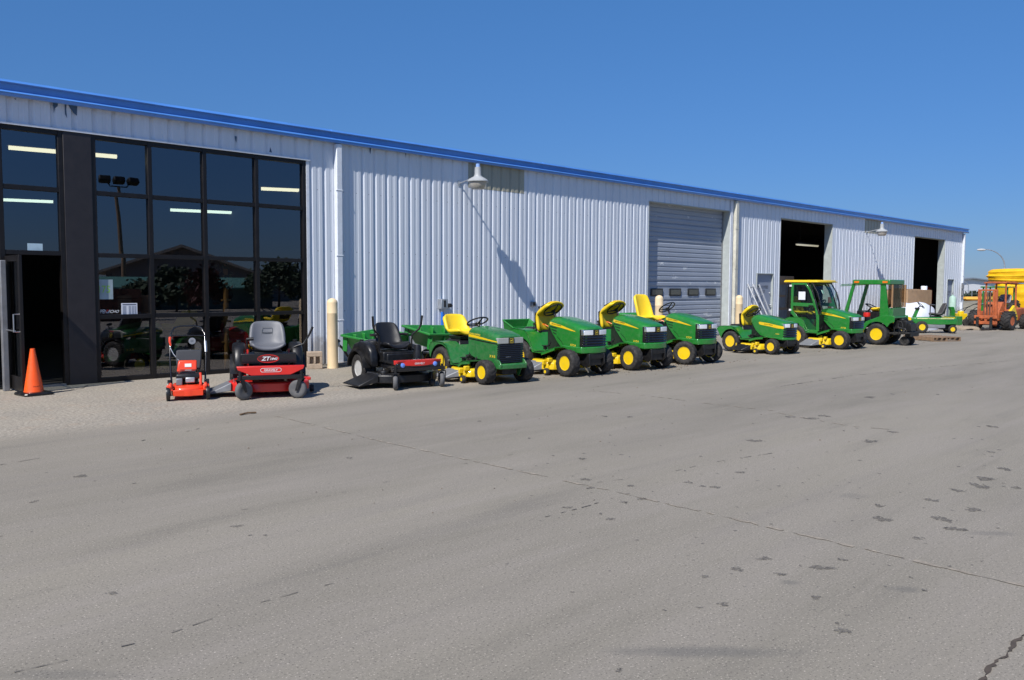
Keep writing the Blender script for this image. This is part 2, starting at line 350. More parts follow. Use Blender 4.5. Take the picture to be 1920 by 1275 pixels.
# ---------------------------------------------------------------- the metal building
def wall_mat(name, c1, c2, stain):
    m, nt, b = new_mat(name); L = nt.links.new; tc = N(nt, 'ShaderNodeTexCoord')
    mp = N(nt, 'ShaderNodeMapping'); mp.inputs['Scale'].default_value = (1.5, 1.5, .2); L(tc.outputs['Object'], mp.inputs[0])
    f = noise(nt, 1.0, 3, .5, mp.outputs[0]); c = mixc(nt, ramp(nt, f, [(.3, 0), (.7, 1)]), c1, c2)
    f2 = noise(nt, 9, 6, .75, mp.outputs[0]); c = mixc(nt, ramp(nt, f2, [(.64, 0), (.8, .22)]), c, stain)
    f3 = noise(nt, 26, 3, .6, tc.outputs['Object']); c = mixc(nt, ramp(nt, f3, [(.74, 0), (.78, .5)]), c, (.2, .23, .3))
    se = N(nt, 'ShaderNodeSeparateXYZ'); L(tc.outputs['Object'], se.inputs[0]); q = nt.nodes.new('ShaderNodeMath'); q.operation = 'MULTIPLY_ADD'; L(noise(nt, 5, 5, .7, tc.outputs['Object']), q.inputs[0]); q.inputs[1].default_value = -.9; L(se.outputs[2], q.inputs[2])
    c = mixc(nt, ramp(nt, q.outputs[0], [(.0, .6), (.22, 0)]), c, (.30, .27, .23))
    def mm(op, a, b_, c_=None):
        n = nt.nodes.new('ShaderNodeMath'); n.operation = op
        for i, v in enumerate((a, b_, c_)):
            if v is None: continue
            if hasattr(v, 'is_linked'): L(v, n.inputs[i])
            else: n.inputs[i].default_value = v
        return n.outputs[0]
    fx = mm('SUBTRACT', mm('PINGPONG', mm('ADD', se.outputs[0], -.107), .1525), .0); fz = mm('PINGPONG', mm('ADD', se.outputs[2], .1), .6)
    dd = mm('SQRT', mm('ADD', mm('MULTIPLY', fx, fx), mm('MULTIPLY', fz, fz)), None)
    c = mixc(nt, ramp(nt, dd, [(.008, .75), (.013, 0)]), c, (.16, .17, .20))
    L(c, b.inputs['Base Color']); b.inputs['Roughness'].default_value = .38; b.inputs['Metallic'].default_value = .0
    b.inputs['Coat Weight'].default_value = .15; b.inputs['Coat Roughness'].default_value = .25
    bumpn(nt, b, noise(nt, 1.3, 2, .4, tc.outputs['Object']), .12, .03); return m
M['wall'] = wall_mat('wall_sheet', WALL, [x*1.08 for x in WALL], (.36, .40, .46))
M['tan'] = wall_mat('tan_sheet', (.33, .32, .25), (.38, .36, .28), (.25, .24, .19))
M['trimblue'] = mat('blue_trim', (.085, .26, .68), .3, coat=.6, var=.08, scale=2)
M['frame'] = mat('bronze_frame', (.014, .012, .012), .4, metal=.3, var=.2)
M['panel'] = mat('dark_bronze_panel', (.022, .019, .021), .45, var=.15)
M['reveal'] = mat('door_reveal', (.42, .46, .45), .6, var=.1, dust=.25)
M['cream'] = mat('cream_paint', (.80, .62, .38), .5, var=.05, scale=3, dust=.15)
M['whitewall'] = mat('white_trim', (.72, .76, .82), .45, var=.06, dust=.2)
M['roof'] = mat('roof_sheet', (.45, .47, .5), .5)
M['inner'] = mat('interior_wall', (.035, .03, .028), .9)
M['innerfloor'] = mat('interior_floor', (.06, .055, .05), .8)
M['glass'] = glass('tinted_glass', (.40, .42, .40), (.92, .92, 1.0), 2.3)
M['glassclear'] = glass('clear_glass', (.62, .7, .66), .9, 1.5)
B = thing('metal_building', 'long pale blue-grey ribbed metal shop building with blue eave and dark storefront', 'building')
def corr(mb, x0, x1, z0, z1, y=0):
    per = .305; prof = [(0, 0), (.074, 0), (.080, .0055), (.140, .0055), (.147, 0), (.212, 0), (.216, .004), (.234, .036), (.262, .036), (.268, .034), (.300, .004), (.305, 0)]
    pts = []; k = math.floor(x0/per)-1
    while k*per < x1+per:
        for (a, d) in prof[:-1]: pts.append((k*per+a, d))
        k += 1
    q = []
    for i, (a, d) in enumerate(pts):
        if x0 < a < x1: q.append((a, d))
    def at(x):
        for (a, d), (b, e) in zip(pts[:-1], pts[1:]):
            if a <= x <= b: return d+(e-d)*(x-a)/max(1e-6, b-a)
        return 0
    q = [(x0, at(x0))]+q+[(x1, at(x1))]
    vs = [(a, y+d, z0) for a, d in q]+[(a, y+d, z1) for a, d in q]; n = len(q)
    mb.add(vs, [(i, i+1, n+i+1, n+i) for i in range(n-1)])
HD = 4.05; ZT = 4.47
w = MB()
TANS = [(12.93, 14.765), (35.0, 36.85)]
for x0, x1, z0 in [(-8, -1.0, 0), (-1.0, 8.72, HD+.01), (8.72, 12.93, 0), (14.765, 19.93, 0), (19.93, 24.36, 4.07), (24.36, 26.2, 0), (26.2, 27.3, 2.07), (27.3, 27.8, 0), (27.8, 31.95, 4.05),
                   (31.95, 35.0, 0), (36.85, 40.6, 0), (40.6, 44.65, 3.97), (44.65, 45.2, 0), (45.2, 46.1, 2.02), (46.1, 47.4, 0)]:
    corr(w, x0, x1, z0+.03 if z0 == 0 else z0, ZT)
for x0, x1 in TANS: corr(w, x0, x1, .03, 3.9)
w.build('wall', 'wall', B, smooth=20)
w = MB(); w.box(47.4, 47.42, .01, 20, 0, 4.5); w.box(-8.02, -8, .01, 20, 0, 4.5); w.box(-8, 47.4, 20, 20.02, 0, 4.5); w.build('rear_wall', 'wall', B, smooth=20)
for x0, x1 in TANS: w = MB(); corr(w, x0, x1, 3.88, ZT, -.004); w.build('translucent_panel', 'tan', B, smooth=20)
# flaked paint under the eave
M['flake'] = mat('old_blue_paint', (.06, .11, .19), .6)
for pts in [[(99, 192), (109, 193), (108, 199), (103, 203), (101, 212)], [(121, 195), (125, 196), (124, 206), (126, 222), (122, 214)], [(128, 196), (145, 199), (144, 217), (138, 212), (135, 207), (131, 203)], [(26, 184), (31, 185), (29, 187)], [(440, 255), (444, 256), (443, 268), (441, 262)], [(693, 272), (696, 273), (695, 289), (693, 284)], [(759, 282), (762, 283), (761, 296)], [(200, 252), (212, 253), (210, 255)], [(225, 254), (232, 255), (228, 258)], [(280, 261), (290, 263), (284, 264)], [(507, 276), (510, 286), (505, 285)]]:
    w = MB(); w.add([wp(u, v, -.004) for u, v in pts], [list(range(len(pts)))]); w.build('flaked_patch', 'flake', B, smooth=0)
# plinth
M['plinth'] = mat('concrete_plinth', (.32, .3, .27), .9, bump=.3)
for x0, x1 in [(-8, -1.0), (8.72, 19.93), (24.36, 26.2), (27.3, 27.8), (31.95, 40.6), (44.65, 45.2), (46.1, 47.4)]: w = MB(); w.box(x0, x1, .0, .1, 0, .045); w.build('foundation', 'plinth', B)
# roof
w = MB(); w.loft([[(x, -.08, 4.63), (x, 10, 5.5), (x, 20.1, 4.63), (x, 20.1, 4.6), (x, 10, 5.46), (x, -.08, 4.6)] for x in (-8.1, 47.52)]); w.build('roof', 'roof', B, smooth=0)
# eave gutter, a folded section
w = MB()
sec_ = [(.0, 4.455), (-.09, 4.445), (-.115, 4.45), (-.12, 4.462), (-.118, 4.485), (-.145, 4.495), (-.15, 4.505), (-.148, 4.528), (-.112, 4.556), (-.108, 4.57), (-.112, 4.618), (-.152, 4.63), (-.160, 4.64), (-.155, 4.652), (-.12, 4.682), (-.10, 4.682), (-.10, 4.60), (.0, 4.58)]
sec = [(.0, 4.452), (-.10, 4.442), (-.128, 4.445), (-.135, 4.46), (-.133, 4.482), (-.150, 4.488), (-.152, 4.496), (-.115, 4.532), (-.105, 4.536), (-.103, 4.545), (-.108, 4.628), (-.158, 4.634), (-.162, 4.642), (-.105, 4.690), (-.09, 4.690), (-.09, 4.60), (.0, 4.58)]
xx = [-8.15+i*1.554 for i in range(37)]
w.loft([[(x, y+random.uniform(-.004, .004), z+random.uniform(-.004, .004)) for y, z in sec] for x in xx]); w.build('gutter', 'trimblue', B, smooth=50)
for x in (3.1, 9.2, 15.3, 21.4, 24.6, 30.6, 36.7, 42.8): w = MB(); w.prism([(y-.003, z+(.003 if z > 4.5 else -.003)) for y, z in sec[2:14]]+[(-.07, 4.69), (-.07, 4.45)], x, x+.02, 'x'); w.build('gutter_joint', 'trimblue', B, smooth=0)
# opening frames and reveals
DY = .26
for x0, x1, zt in [(19.93, 24.36, 4.07), (27.8, 31.95, 4.05), (40.6, 44.65, 3.97)]:
    w = MB(); w.box(x0-.02, x0, -.003, DY+.05, 0, zt+.02); w.box(x1, x1+.02, -.003, DY+.05, 0, zt+.02); w.box(x0, x1, -.004, DY+.05, zt, zt+.02); w.build('door_jamb', 'reveal', B)
for x0, x1, zt in [(26.2, 27.3, 2.06), (45.2, 46.1, 2.01)]:
    w = MB(); w.box(x0-.03, x0, -.02, .12, 0, zt+.03); w.box(x1, x1+.03, -.02, .12, 0, zt+.03); w.box(x0, x1, -.02, .12, zt, zt+.03); w.build('door_jamb', 'reveal', B)
w = MB(); w.box(-1.0, 8.78, -.03, .0, HD-.01, HD+.02); w.build('window_header', 'whitewall', B)
w = MB(); w.box(8.70, 8.76, -.01, .14, 0, HD-.01); w.build('window_trim', 'whitewall', B)
w = MB(); w.box(3.37, 3.45, -.20, -.10, 0, 1.98); w.build('door_stop_post', 'greymetal', B, bevel=.01)
# garage door: ribbed sections with peeling paint
def peel_mat():
    m, nt, b = new_mat('peeling_door_paint'); L = nt.links.new; tc = N(nt, 'ShaderNodeTexCoord')
    mp = N(nt, 'ShaderNodeMapping'); mp.inputs['Scale'].default_value = (1, 1, 2.6); L(tc.outputs['Object'], mp.inputs[0])
    f = noise(nt, 2.2, 6, .62, mp.outputs[0]); se = N(nt, 'ShaderNodeSeparateXYZ'); L(tc.outputs['Object'], se.inputs[0])
    mr = N(nt, 'ShaderNodeMapRange'); mr.inputs[1].default_value = 0; mr.inputs[2].default_value = 4; mr.inputs[3].default_value = .035; mr.inputs[4].default_value = -.03; L(se.outputs[2], mr.inputs[0])
    a = nt.nodes.new('ShaderNodeMath'); L(f, a.inputs[0]); L(mr.outputs[0], a.inputs[1])
    c = mixc(nt, ramp(nt, noise(nt, .8, 4, .5, tc.outputs['Object']), [(.3, 0), (.7, 1)]), (.29, .33, .40), (.34, .38, .45))
    c = mixc(nt, ramp(nt, a.outputs[0], [(.63, 0), (.65, .9)]), c, (.56, .59, .62)); L(c, b.inputs['Base Color']); b.inputs['Roughness'].default_value = .55
    bumpn(nt, b, f, .15, .02); return m
M['peel'] = peel_mat()
gd = MB(); x0, x1 = 20.0, 24.3
sections = 7; zt = 4.12; hh = zt/sections
for s in range(sections):
    z = s*hh
    gd.box(x0, x1, DY+.01, DY+.05, z+.004, z+hh-.004)
    for k in range(4):
        if s == 2 and k in (1, 2): continue
        zz = z+.03+k*(hh-.04)/4
        gd.prism([(DY+.008, zz+.012), (DY-.006, zz+.028), (DY-.006, zz+hh/4-.035), (DY+.008, zz+hh/4-.02)], x0, x1, 'x')
GD = gd.build('garage_door', 'peel', B, smooth=20); GD['label'] = 'closed ribbed door with peeling paint'
wx = [(1219.5, 1242), (1254.5, 1276), (1289, 1309), (1322, 1341)]
for a, b in wx:
    p0 = wp(a, 541, DY); p1 = wp(b, 551, DY); f = MB(); zz0, zz1 = 1.33, 1.56
    f.box(p0.x, p1.x, DY-.03, DY-.001, zz0, zz1); f.build('door_window', 'black', GD, bevel=.02)
    f = MB(); f.box(p0.x+.05, p1.x-.05, DY-.036, DY-.031, zz0+.04, zz1-.04); f.build('pane', mat('door_pane', (.07, .075, .07), .1, coat=1), GD)
for a, b in ((24.30, 24.36), (19.93, 20.0)): f = MB(); f.box(a, b, DY-.02, DY+.05, 0, 4.07); f.build('door_track', 'greymetal', B)
# employee door with lettering, second door
M['doorpaint'] = mat('grey_blue_door', (.25, .29, .37), .5, var=.06, dust=.1)
d = MB(); d.box(26.2, 27.3, .06, .10, .02, 2.06); D1 = d.build('staff_door', 'doorpaint', B, bevel=.004)
t = MB(); wtext(t, 'EMPLOYEES', flat((26.33, .058, 1.555), (.78, 0, 0), (0, 0, .105)), .02); wtext(t, 'ONLY', flat((26.56, .058, 1.405), (.34, 0, 0), (0, 0, .105)), .02)
t.build('lettering', mat('stencil', (.04, .045, .06), .7), D1)
h = MB(); h.lathe([(.0, -.07), (.03, -.07), (.035, -.05), (.015, -.04), (.015, 0), (.035, 0)], 12, 'y', (27.2, .06, .98)); h.lathe([(.0, -.03), (.03, -.03), (.035, 0)], 12, 'y', (27.2, .06, 1.4)); h.build('handle', 'galv', D1)
d = MB(); d.box(45.2, 46.1, .06, .10, .02, 2.01); D2 = d.build('side_door', 'doorpaint', B, bevel=.004)
t = MB(); wtext(t, 'EMPLOYEES', flat((45.3, .058, 1.35), (.6, 0, 0), (0, 0, .08))); wtext(t, 'ONLY', flat((45.45, .058, 1.22), (.3, 0, 0), (0, 0, .08))); t.build('lettering', 'dark', D2)
# interiors
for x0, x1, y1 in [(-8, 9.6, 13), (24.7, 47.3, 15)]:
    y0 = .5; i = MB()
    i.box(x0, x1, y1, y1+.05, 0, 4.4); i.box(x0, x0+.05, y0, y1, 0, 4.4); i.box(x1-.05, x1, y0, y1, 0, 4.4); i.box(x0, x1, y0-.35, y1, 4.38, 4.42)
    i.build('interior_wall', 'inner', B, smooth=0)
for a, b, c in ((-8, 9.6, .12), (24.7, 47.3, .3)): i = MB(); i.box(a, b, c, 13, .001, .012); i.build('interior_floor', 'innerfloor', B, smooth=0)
# storefront
WY = .06
def frame_bars(mb, xs, zs, x0, x1, z0, z1, t=.035, d=.06):
    for x in xs: mb.box(x-t, x+t, WY-d, WY+d, z0, z1)
    e = sorted(xs)
    for z in zs:
        for a, b in zip(e[:-1], e[1:]): mb.box(a+t, b-t, WY-d+.006, WY+d-.006, z-t, z+t)
f = MB(); XS = [4.80, 5.70, 6.66, 7.66, 8.66]; ZS = [.04, 1.085, 2.10, 3.11, 4.005]
frame_bars(f, XS, ZS, 4.76, 8.7, 0, HD-.012); SF = f.build('storefront_window', 'frame', B, bevel=.004)
for a, b in zip(XS[:-1], XS[1:]):
    for c, e in zip(ZS[:-1], ZS[1:]):
        gl = MB(); tl = random.uniform(-.0015, .0015); gl.add([(a+.035, WY-tl, c+.035), (b-.035, WY+tl, c+.035), (b-.035, WY+tl, e-.035), (a+.035, WY-tl, e-.035)], [(0,1,2,3)])
        gl.build('pane', 'glass', SF, smooth=0)
f = MB(); frame_bars(f, [-1.0, .1, 1.2, 2.3, 3.46, 4.31], [2.11, 3.11, 4.005], 2.4, 4.31, 0, HD-.012); EF = f.build('entrance_frame', 'frame', B, bevel=.004)
for a, b in [(3.46, 4.31), (2.3, 3.46), (1.2, 2.3), (.1, 1.2), (-1, .1)]:
    for c, e in ([(.04, 2.11)] if a < 3.4 else [])+[(2.11, 3.11), (3.11, 4.005)]:
        gl = MB(); gl.add([(a+.035, WY, c+.035), (b-.035, WY, c+.035), (b-.035, WY, e-.035), (a+.035, WY, e-.035)], [(0,1,2,3)]); gl.build('pane', 'glass', EF, smooth=0)
f = MB(); f.box(4.345, 4.765, -.015, .1, 0, HD-.012); f.build('door_pilaster', 'panel', B, bevel=.006)
f = MB(); f.box(3.5, 4.28, -.05, .15, 0, .03); f.build('threshold', 'greymetal', B)
# open glass door swung out at right angles
f = MB(); DX = 3.50
for y0, y1, z0, z1 in [(-.74, -.66, .03, 2.05), (-.09, -.01, .03, 2.05), (-.66, -.09, 1.96, 2.05), (-.66, -.09, .03, .24)]: f.box(DX-.02, DX+.025, y0, y1, z0, z1)
OD = f.build('entrance_door', 'frame', B, bevel=.004)
gl = MB(); gl.add([(DX, -.66, .24), (DX, -.09, .24), (DX, -.09, 1.96), (DX, -.66, 1.96)], [(0,1,2,3)]); gl.build('pane', glass('door_glass', (.30, .32, .30), .5, 1.25), OD, smooth=0)
h = MB(); h.tube([(DX-.02, -.70, .92), (DX-.10, -.70, .92), (DX-.10, -.70, 1.18), (DX-.02, -.70, 1.18)], .011); h.tube([(DX-.02, -.05, .93), (DX-.07, -.05, .93), (DX-.07, -.65, .93)], .011); h.build('handle', 'steel', OD)
# downspouts
def spout(x, wd, m, zt=4.43, wall_gap=.004, d=.11):
    s = MB(); s.prism([(x-wd/2, -wall_gap-d), (x+wd/2, -wall_gap-d), (x+wd/2, -wall_gap), (x-wd/2, -wall_gap)], .05, zt, 'z')
    for z in (.9, 2.2, 3.5): s.box(x-wd/2-.02, x+wd/2+.02, -wall_gap-d-.006, -wall_gap-d+.02, z, z+.03)
    return s.build('downspout', m, B, bevel=.012)
spout(9.39, .13, 'whitewall')
M['peelcream'] = mat('peeling_cream', (.62, .60, .50), .6, var=.25, scale=3, dust=.35, dustcol=(.3, .31, .33))
spout(24.66, .17, 'peelcream')['label'] = 'cream downspout with flaking paint'
spout(47.3, .14, 'whitewall', 4.4)
s = MB(); s.box(24.37, 24.5, -.03, -.004, .05, 4.4); s.build('corner_trim', 'whitewall', B)
# interior fluorescent lamps (lit)
M['tubedim'] = emis('lit_tube_dim', (1, .93, .66), .32); M['tube'] = emis('lit_tube', (1, .93, .66), 2.2); M['tubegreen'] = emis('lit_tube_cool', (.82, 1, .88), 2.2)
def lamp(a, b, m, label, z=3.9):
    a = gp(*a, z); b = gp(*b, z); c = (a+b)/2; d = b-a
    o = thing('fluorescent_lamp', label, 'ceiling lamp', c, math.atan2(d.y, d.x), 'lit fluorescent lamps inside the building'); l = d.length
    k = MB(); k.prism([(-.07, .06), (.07, .06), (.1, 0), (-.1, 0)], -l/2, l/2, 'x'); k.build('housing', 'dark', o)
    k = MB(); k.tube([(-l/2+.03, 0, -.02), (l/2-.03, 0, -.02)], .045 if z > 3 else .03, 8); k.build('tube', m, o)
    for sx in (-l/3, l/3): k = MB(); k.tube([(sx, 0, .06), (sx, 0, 4.38-z)], .006, 6); k.build('hanger', 'dark', o)
lamp((12, 273), (222, 291), 'tube', 'long lit fluorescent lamp behind the top panes over the entrance', 3.95)
lamp((-20, 371), (102, 376), 'tubegreen', 'lit fluorescent lamp behind the second-row pane above the open door', 3.6)
lamp((317, 391), (448, 397), 'tubegreen', 'greenish lit lamp behind the second row of storefront panes', 3.4)
lamp((487, 351), (600, 356), 'tube', 'lit lamp at the top right panes of the storefront', 3.7)
lamp((1493, 457), (1534, 460), 'tubedim', 'single lit lamp inside the first open garage doorway', 3.3)
# neat little barn lamps on arms
def wall_lamp(x, z, L, label):
    o = thing('wall_lamp', label, 'wall lamp', (x, 0, z), 0, 'dome lamps on arms along the facade')
    k = MB(); k.tube([(0, -.01, 0), (0, -L*.5, .05), (0, -L+.04, .10)], .016); k.box(-.05, .05, -.012, -.002, -.06, .06); k.build('arm', 'galv', o)
    k = MB(); k.lathe([(0, .40), (.04, .40), (.045, .37), (.045, .33)], 20, 'z', (0, -L, -.02)); k.build('photocell', mat('photocell_blue', (.25, .4, .75), .3), o)
    k = MB(); k.lathe([(.045, .33), (.07, .32), (.075, .16), (.09, .12), (.20, .06), (.235, .02), (.235, 0), (.20, 0), (.05, .03)], 28, 'z', (0, -L, -.02)); k.build('lamp_shade', 'shade', o)
    k = MB(); k.lathe([(.20, 0), (.195, -.05), (.16, -.14), (.13, -.165), (0, -.17)], 28, 'z', (0, -L, -.022)); k.build('lens', mat('frosted_lens', (.40, .37, .32), .3, coat=.5), o)
wall_lamp(12.66, 3.95, .62, 'dome lamp on an arm beside the larger tan panel, near the storefront')
wall_lamp(35.19, 3.92, .62, 'dome lamp on an arm between the two open garage doorways')
# electrical things on the wall
o = thing('electrical_box', 'grey electrical box on the wall above a blue conduit', 'electrical box', (12.1, 0, 1.2))
k = MB(); k.box(-.09, .10, -.14, -.006, -.1, .12); k.build('housing', 'galv', o, bevel=.008)
k = MB(); k.box(-.02, .035, -.145, -.139, -.06, .09); k.build('breaker_cover', 'dark', o)
k = MB(); k.box(.11, .20, -.16, -.05, -.07, .02); k.box(.20, .26, -.12, -.08, -.05, -.01); k.build('plug', 'dark', o, bevel=.01)
k = MB(); k.tube([(-.02, -.08, -.1), (-.02, -.08, -.17)], .022); k.build('fitting', 'galv', o)
k = MB(); k.tube([(-.02, -.08, -.17), (-.02, -.08, -1.19)], .036, 10); k.build('conduit', 'blue', o)
o = thing('junction_box', 'small grey junction box low on the ribbed wall under the lamp shadow', 'junction box', (wp(998, 570).x, 0, wp(998, 570).z))
k = MB(); k.box(-.07, .07, -.07, -.004, -.06, .06); k.build('housing', 'greymetal', o, bevel=.006); k = MB(); k.box(-.04, .04, -.08, -.071, -.035, .04); k.build('cover', 'dark', o, bevel=.004)
o = thing('meter_box', 'grey meter box by the far building corner', 'meter box', (47.15, 0, 1.5))
k = MB(); k.box(-.2, .05, -.16, -.12, -.35, .35); k.box(-.15, 0, -.2, -.121, .05, .3); k.box(-.15, 0, -.2, -.121, -.3, -.05); k.build('housing', 'greymetal', o, bevel=.01)
# notices on the glass
def paper(name, label, cat, a, b, m, lines=None):
    p0 = wp(*a, WY); p1 = wp(*b, WY); k = MB(); k.box(p0.x, p1.x, WY-.007, WY-.004, p1.z, p0.z); o = k.build(name, m, smooth=0); tag(o, label, cat); return o, p0, p1
M['paper'] = mat('paper', (.75, .77, .82), .7, var=.03); M['ink'] = mat('ink', (.12, .14, .2), .7); M['inkred'] = mat('ink_red', (.5, .05, .05), .7)
o, p0, p1 = paper('notice', 'white printed notice taped inside the lower left storefront pane', 'notice', (227, 568.5), (257.5, 591), 'paper')
k = MB(); W_ = p1.x-p0.x; H_ = p0.z-p1.z
for r in range(8):
    for c0, c1 in [(.08, .3), (.45, .6), (.65, .78), (.82, .93)]: k.box(p0.x+W_*c0, p0.x+W_*c1, WY-.009, WY-.0075, p1.z+H_*(.12+r*.085), p1.z+H_*(.15+r*.085))
k.box(p0.x+W_*.08, p0.x+W_*.93, WY-.009, WY-.0075, p1.z+H_*.84, p1.z+H_*.93); k.build('print', 'ink', o, smooth=0)
o, p0, p1 = paper('poster', 'pale greenish poster reading 175 in the left storefront pane', 'poster', (178, 524), (212, 561), mat('poster_paper', (.30, .38, .42), .6))
k = MB(); wtext(k, '175', lambda a, b: (p0.x+.05+a*.18, WY-.0085, p0.z-.22+b*.12)); k.build('lettering', mat('poster_green', (.25, .5, .08), .6), o)
o, p0, p1 = paper('small_notice', 'small pale notice in the pane above the entrance door', 'notice', (51, 456), (80, 472), mat('bluish_paper', (.45, .6, .68), .6))
k = MB(); q = wp(182, 588, WY-.004); wtext(k, 'OPEN', lambda a, b: (q.x+a*.16, WY-.006, q.z+b*.065)); tag(k.build('open_sign', 'white', smooth=0), 'white OPEN lettering on the storefront glass', 'sign')
k = MB(); q = wp(202, 587, WY-.004); wtext(k, 'ECHO', lambda a, b: (q.x+a*.17+b*.02, WY-.006, q.z+b*.05)); o = k.build('shop_decal', 'white', smooth=0); tag(o, 'white slanted lettering decal beside the OPEN lettering', 'decal')
k = MB(); k.prism([(q.x-.05, q.z-.01), (q.x+.02, q.z+.05), (q.x-.01, q.z+.06)], WY-.006, WY-.005); k.build('red_flash', 'red', o, smooth=0)
# ---------------------------------------------------------------- machines (local frame: x forward, y left, z up)
def wheel(par, c, Rr, Wd, rr, side, tyre='tyre', rim='yellow', steer=0, lugs='turf', n=64, hub='dark', plain=False):
    """one wheel = hub mesh with tyre and rim under it; side +1 left, -1 right (outer face)"""
    X = Matrix.Translation(Vector(c)) @ Matrix.Rotation(steer, 4, 'Z') @ (Matrix.Identity(4) if side > 0 else Matrix.Rotation(PI, 4, 'Z'))
    h = MB(); h.lathe([(rr*.26, -Wd*.2), (rr*.30, Wd*.0), (rr*.24, Wd*.04), (rr*.22, Wd*.20), (rr*.14, Wd*.23), (0, Wd*.23)], 14, 'y')
    for k in range(5):
        a = 2*PI*k/5; h.lathe([(rr*.06, -Wd*.2), (rr*.06, -Wd*.08), (0, -Wd*.08)], 6, 'y', (rr*.45*math.cos(a), 0, rr*.45*math.sin(a)))
    H = h.build('wheel', hub if rim != 'yellow' else 'yellow', par, xf=X)
    w = Wd/2; t = MB(); sh = (Rr-rr)
    prof = [(rr*.97, -w*.72), (rr*1.02, -w*.86), (rr+sh*.35, -w*1.0), (rr+sh*.7, -w*.99), (Rr-sh*.12, -w*.88), (Rr-.006, -w*.68), (Rr, -w*.4), (Rr+.002, -w*.14), (Rr+.002, w*.14), (Rr, w*.4), (Rr-.006, w*.68), (Rr-sh*.12, w*.88), (rr+sh*.7, w*.99), (rr+sh*.35, w*1.0), (rr*1.02, w*.86), (rr*.97, w*.72)]
    g = .014 if lugs == 'turf' else 0
    nn = n if lugs else 36
    def rm(k, j):
        if lugs == 'turf' and 4 <= k <= 11:
            return 1-(g/Rr if (j+abs(k-7.5)*1.0) % 4 < 1.5 else 0)
        if lugs == 'rib' and k in (7, 8): return 1-.012/Rr
        return 1
    t.lathe(prof, nn, 'y', rmod=rm)
    if lugs == 'chev':
        m = 16
        for k in range(m):
            for s_ in (-1, 1):
                a = 2*PI*(k+.5*(s_ > 0))/m; da = .26
                pts = []
                for (yy, aa) in ((0.02, 0), (w*.95, da)):
                    for rr_ in (Rr-.02, Rr+Rr*.06):
                        for d in (-.055, .055):
                            q = a+aa+d; pts.append((rr_*math.cos(q), s_*yy, rr_*math.sin(q)))
                t.add(pts, [(0,1,3,2), (4,5,7,6), (0,1,5,4), (2,3,7,6), (0,2,6,4), (1,3,7,5)])
    t.build('tyre', tyre, H, xf=X, smooth=40)
    r = MB(); r.lathe([(rr*.9, -w*.7), (rr*1.03, -w*.84), (rr*1.05, -w*.80), (rr*.9, -w*.6), (rr*.86, w*.0), (rr*.86, w*.05)], 32, 'y')
    r.lathe([(rr*1.05, w*.80), (rr*1.04, w*.86), (rr*.98, w*.86), (rr*.92, w*.72), (rr*.90, w*.30), (rr*.87, -w*.10), (rr*.80, -w*.22), (rr*.72, -w*.12), (rr*.58, -w*.18), (rr*.42, -w*.32), (rr*.26, -w*.32), (0, -w*.32)], 32, 'y')
    r.build('rim', rim, H, xf=X, smooth=50)
    return H
def sgn(x): return -1 if x < 0 else 1
class Hood:
    """stations (x, halfwidth, top, bottom); rounded top"""
    def __init__(s, st, e=4.2, sh=.55): s.st = st; s.e = e; s.sh = sh
    def at(s, x):
        st = s.st
        if x <= st[0][0]: return st[0][1:]
        for a, b in zip(st[:-1], st[1:]):
            if x <= b[0]:
                f = (x-a[0])/(b[0]-a[0]); return tuple(p+(q-p)*f for p, q in zip(a[1:], b[1:]))
        return st[-1][1:]
    def loop(s, x, w, t, b, n=18):
        zs = t-(t-min(b, t-.25))*s.sh if b < t-.25 else t-.14
        zs = t-.16; out = [(x, -w*.98, b), ]
        for k in range(n+1):
            a = PI*k/n; c, d = math.cos(a), math.sin(a)
            out.append((x, -w*sgn(c)*abs(c)**(2/s.e), zs+(t-zs)*abs(d)**(2/s.e*1.35)))
        out.append((x, w*.98, b)); return out
    def y(s, x, z):
        w, t, b = s.at(x); zs = t-.16
        if z <= zs: return w*(.98+.02*(z-b)/max(.01, zs-b))
        d = min(1, (z-zs)/(t-zs)); sd = d**(s.e/2/1.35); c = math.sqrt(max(0, 1-min(1, sd)**2)); return w*c**(2/s.e)
    def mesh(s, mb, step=.05):
        xs = []
        for a, b in zip(s.st[:-1], s.st[1:]):
            n = max(1, int((b[0]-a[0])/step)); xs += [a[0]+(b[0]-a[0])*i/n for i in range(n)]
        xs.append(s.st[-1][0]); mb.loft([s.loop(x, *s.at(x)) for x in xs])
    def poly(s, mb, pts, side, off=.003, n=10, th=0):
        """pts: top edge and bottom edge lists [(x,zt,zb)...] mapped on the side"""
        vs = []
        rows = []
        for a, b in zip(pts[:-1], pts[1:]):
            for i in range(n): f = i/n; rows.append(tuple(p+(q-p)*f for p, q in zip(a, b)))
        rows.append(pts[-1])
        for x, zt, zb in rows:
            for k in range(4):
                z = zb+(zt-zb)*k/3; vs.append((x, side*(s.y(x, z)+off), z))
        mb.add(vs, [(i*4+k, i*4+k+1, (i+1)*4+k+1, (i+1)*4+k) for i in range(len(rows)-1) for k in range(3)])
    def text(s, mb, txt, x0, x1, z0, z1, side, h, slope=0, off=.006, bold=.015):
        def P(a, b):
            aa = a if side > 0 else a
            x = (x0+(x1-x0)*a) if side < 0 else (x1-(x1-x0)*a)
            z = (z0+(z1-z0)*(a if side < 0 else 1-a))+h*b
            return (x, side*(s.y(x, z)+off), z)
        wtext(mb, txt, P, bold)
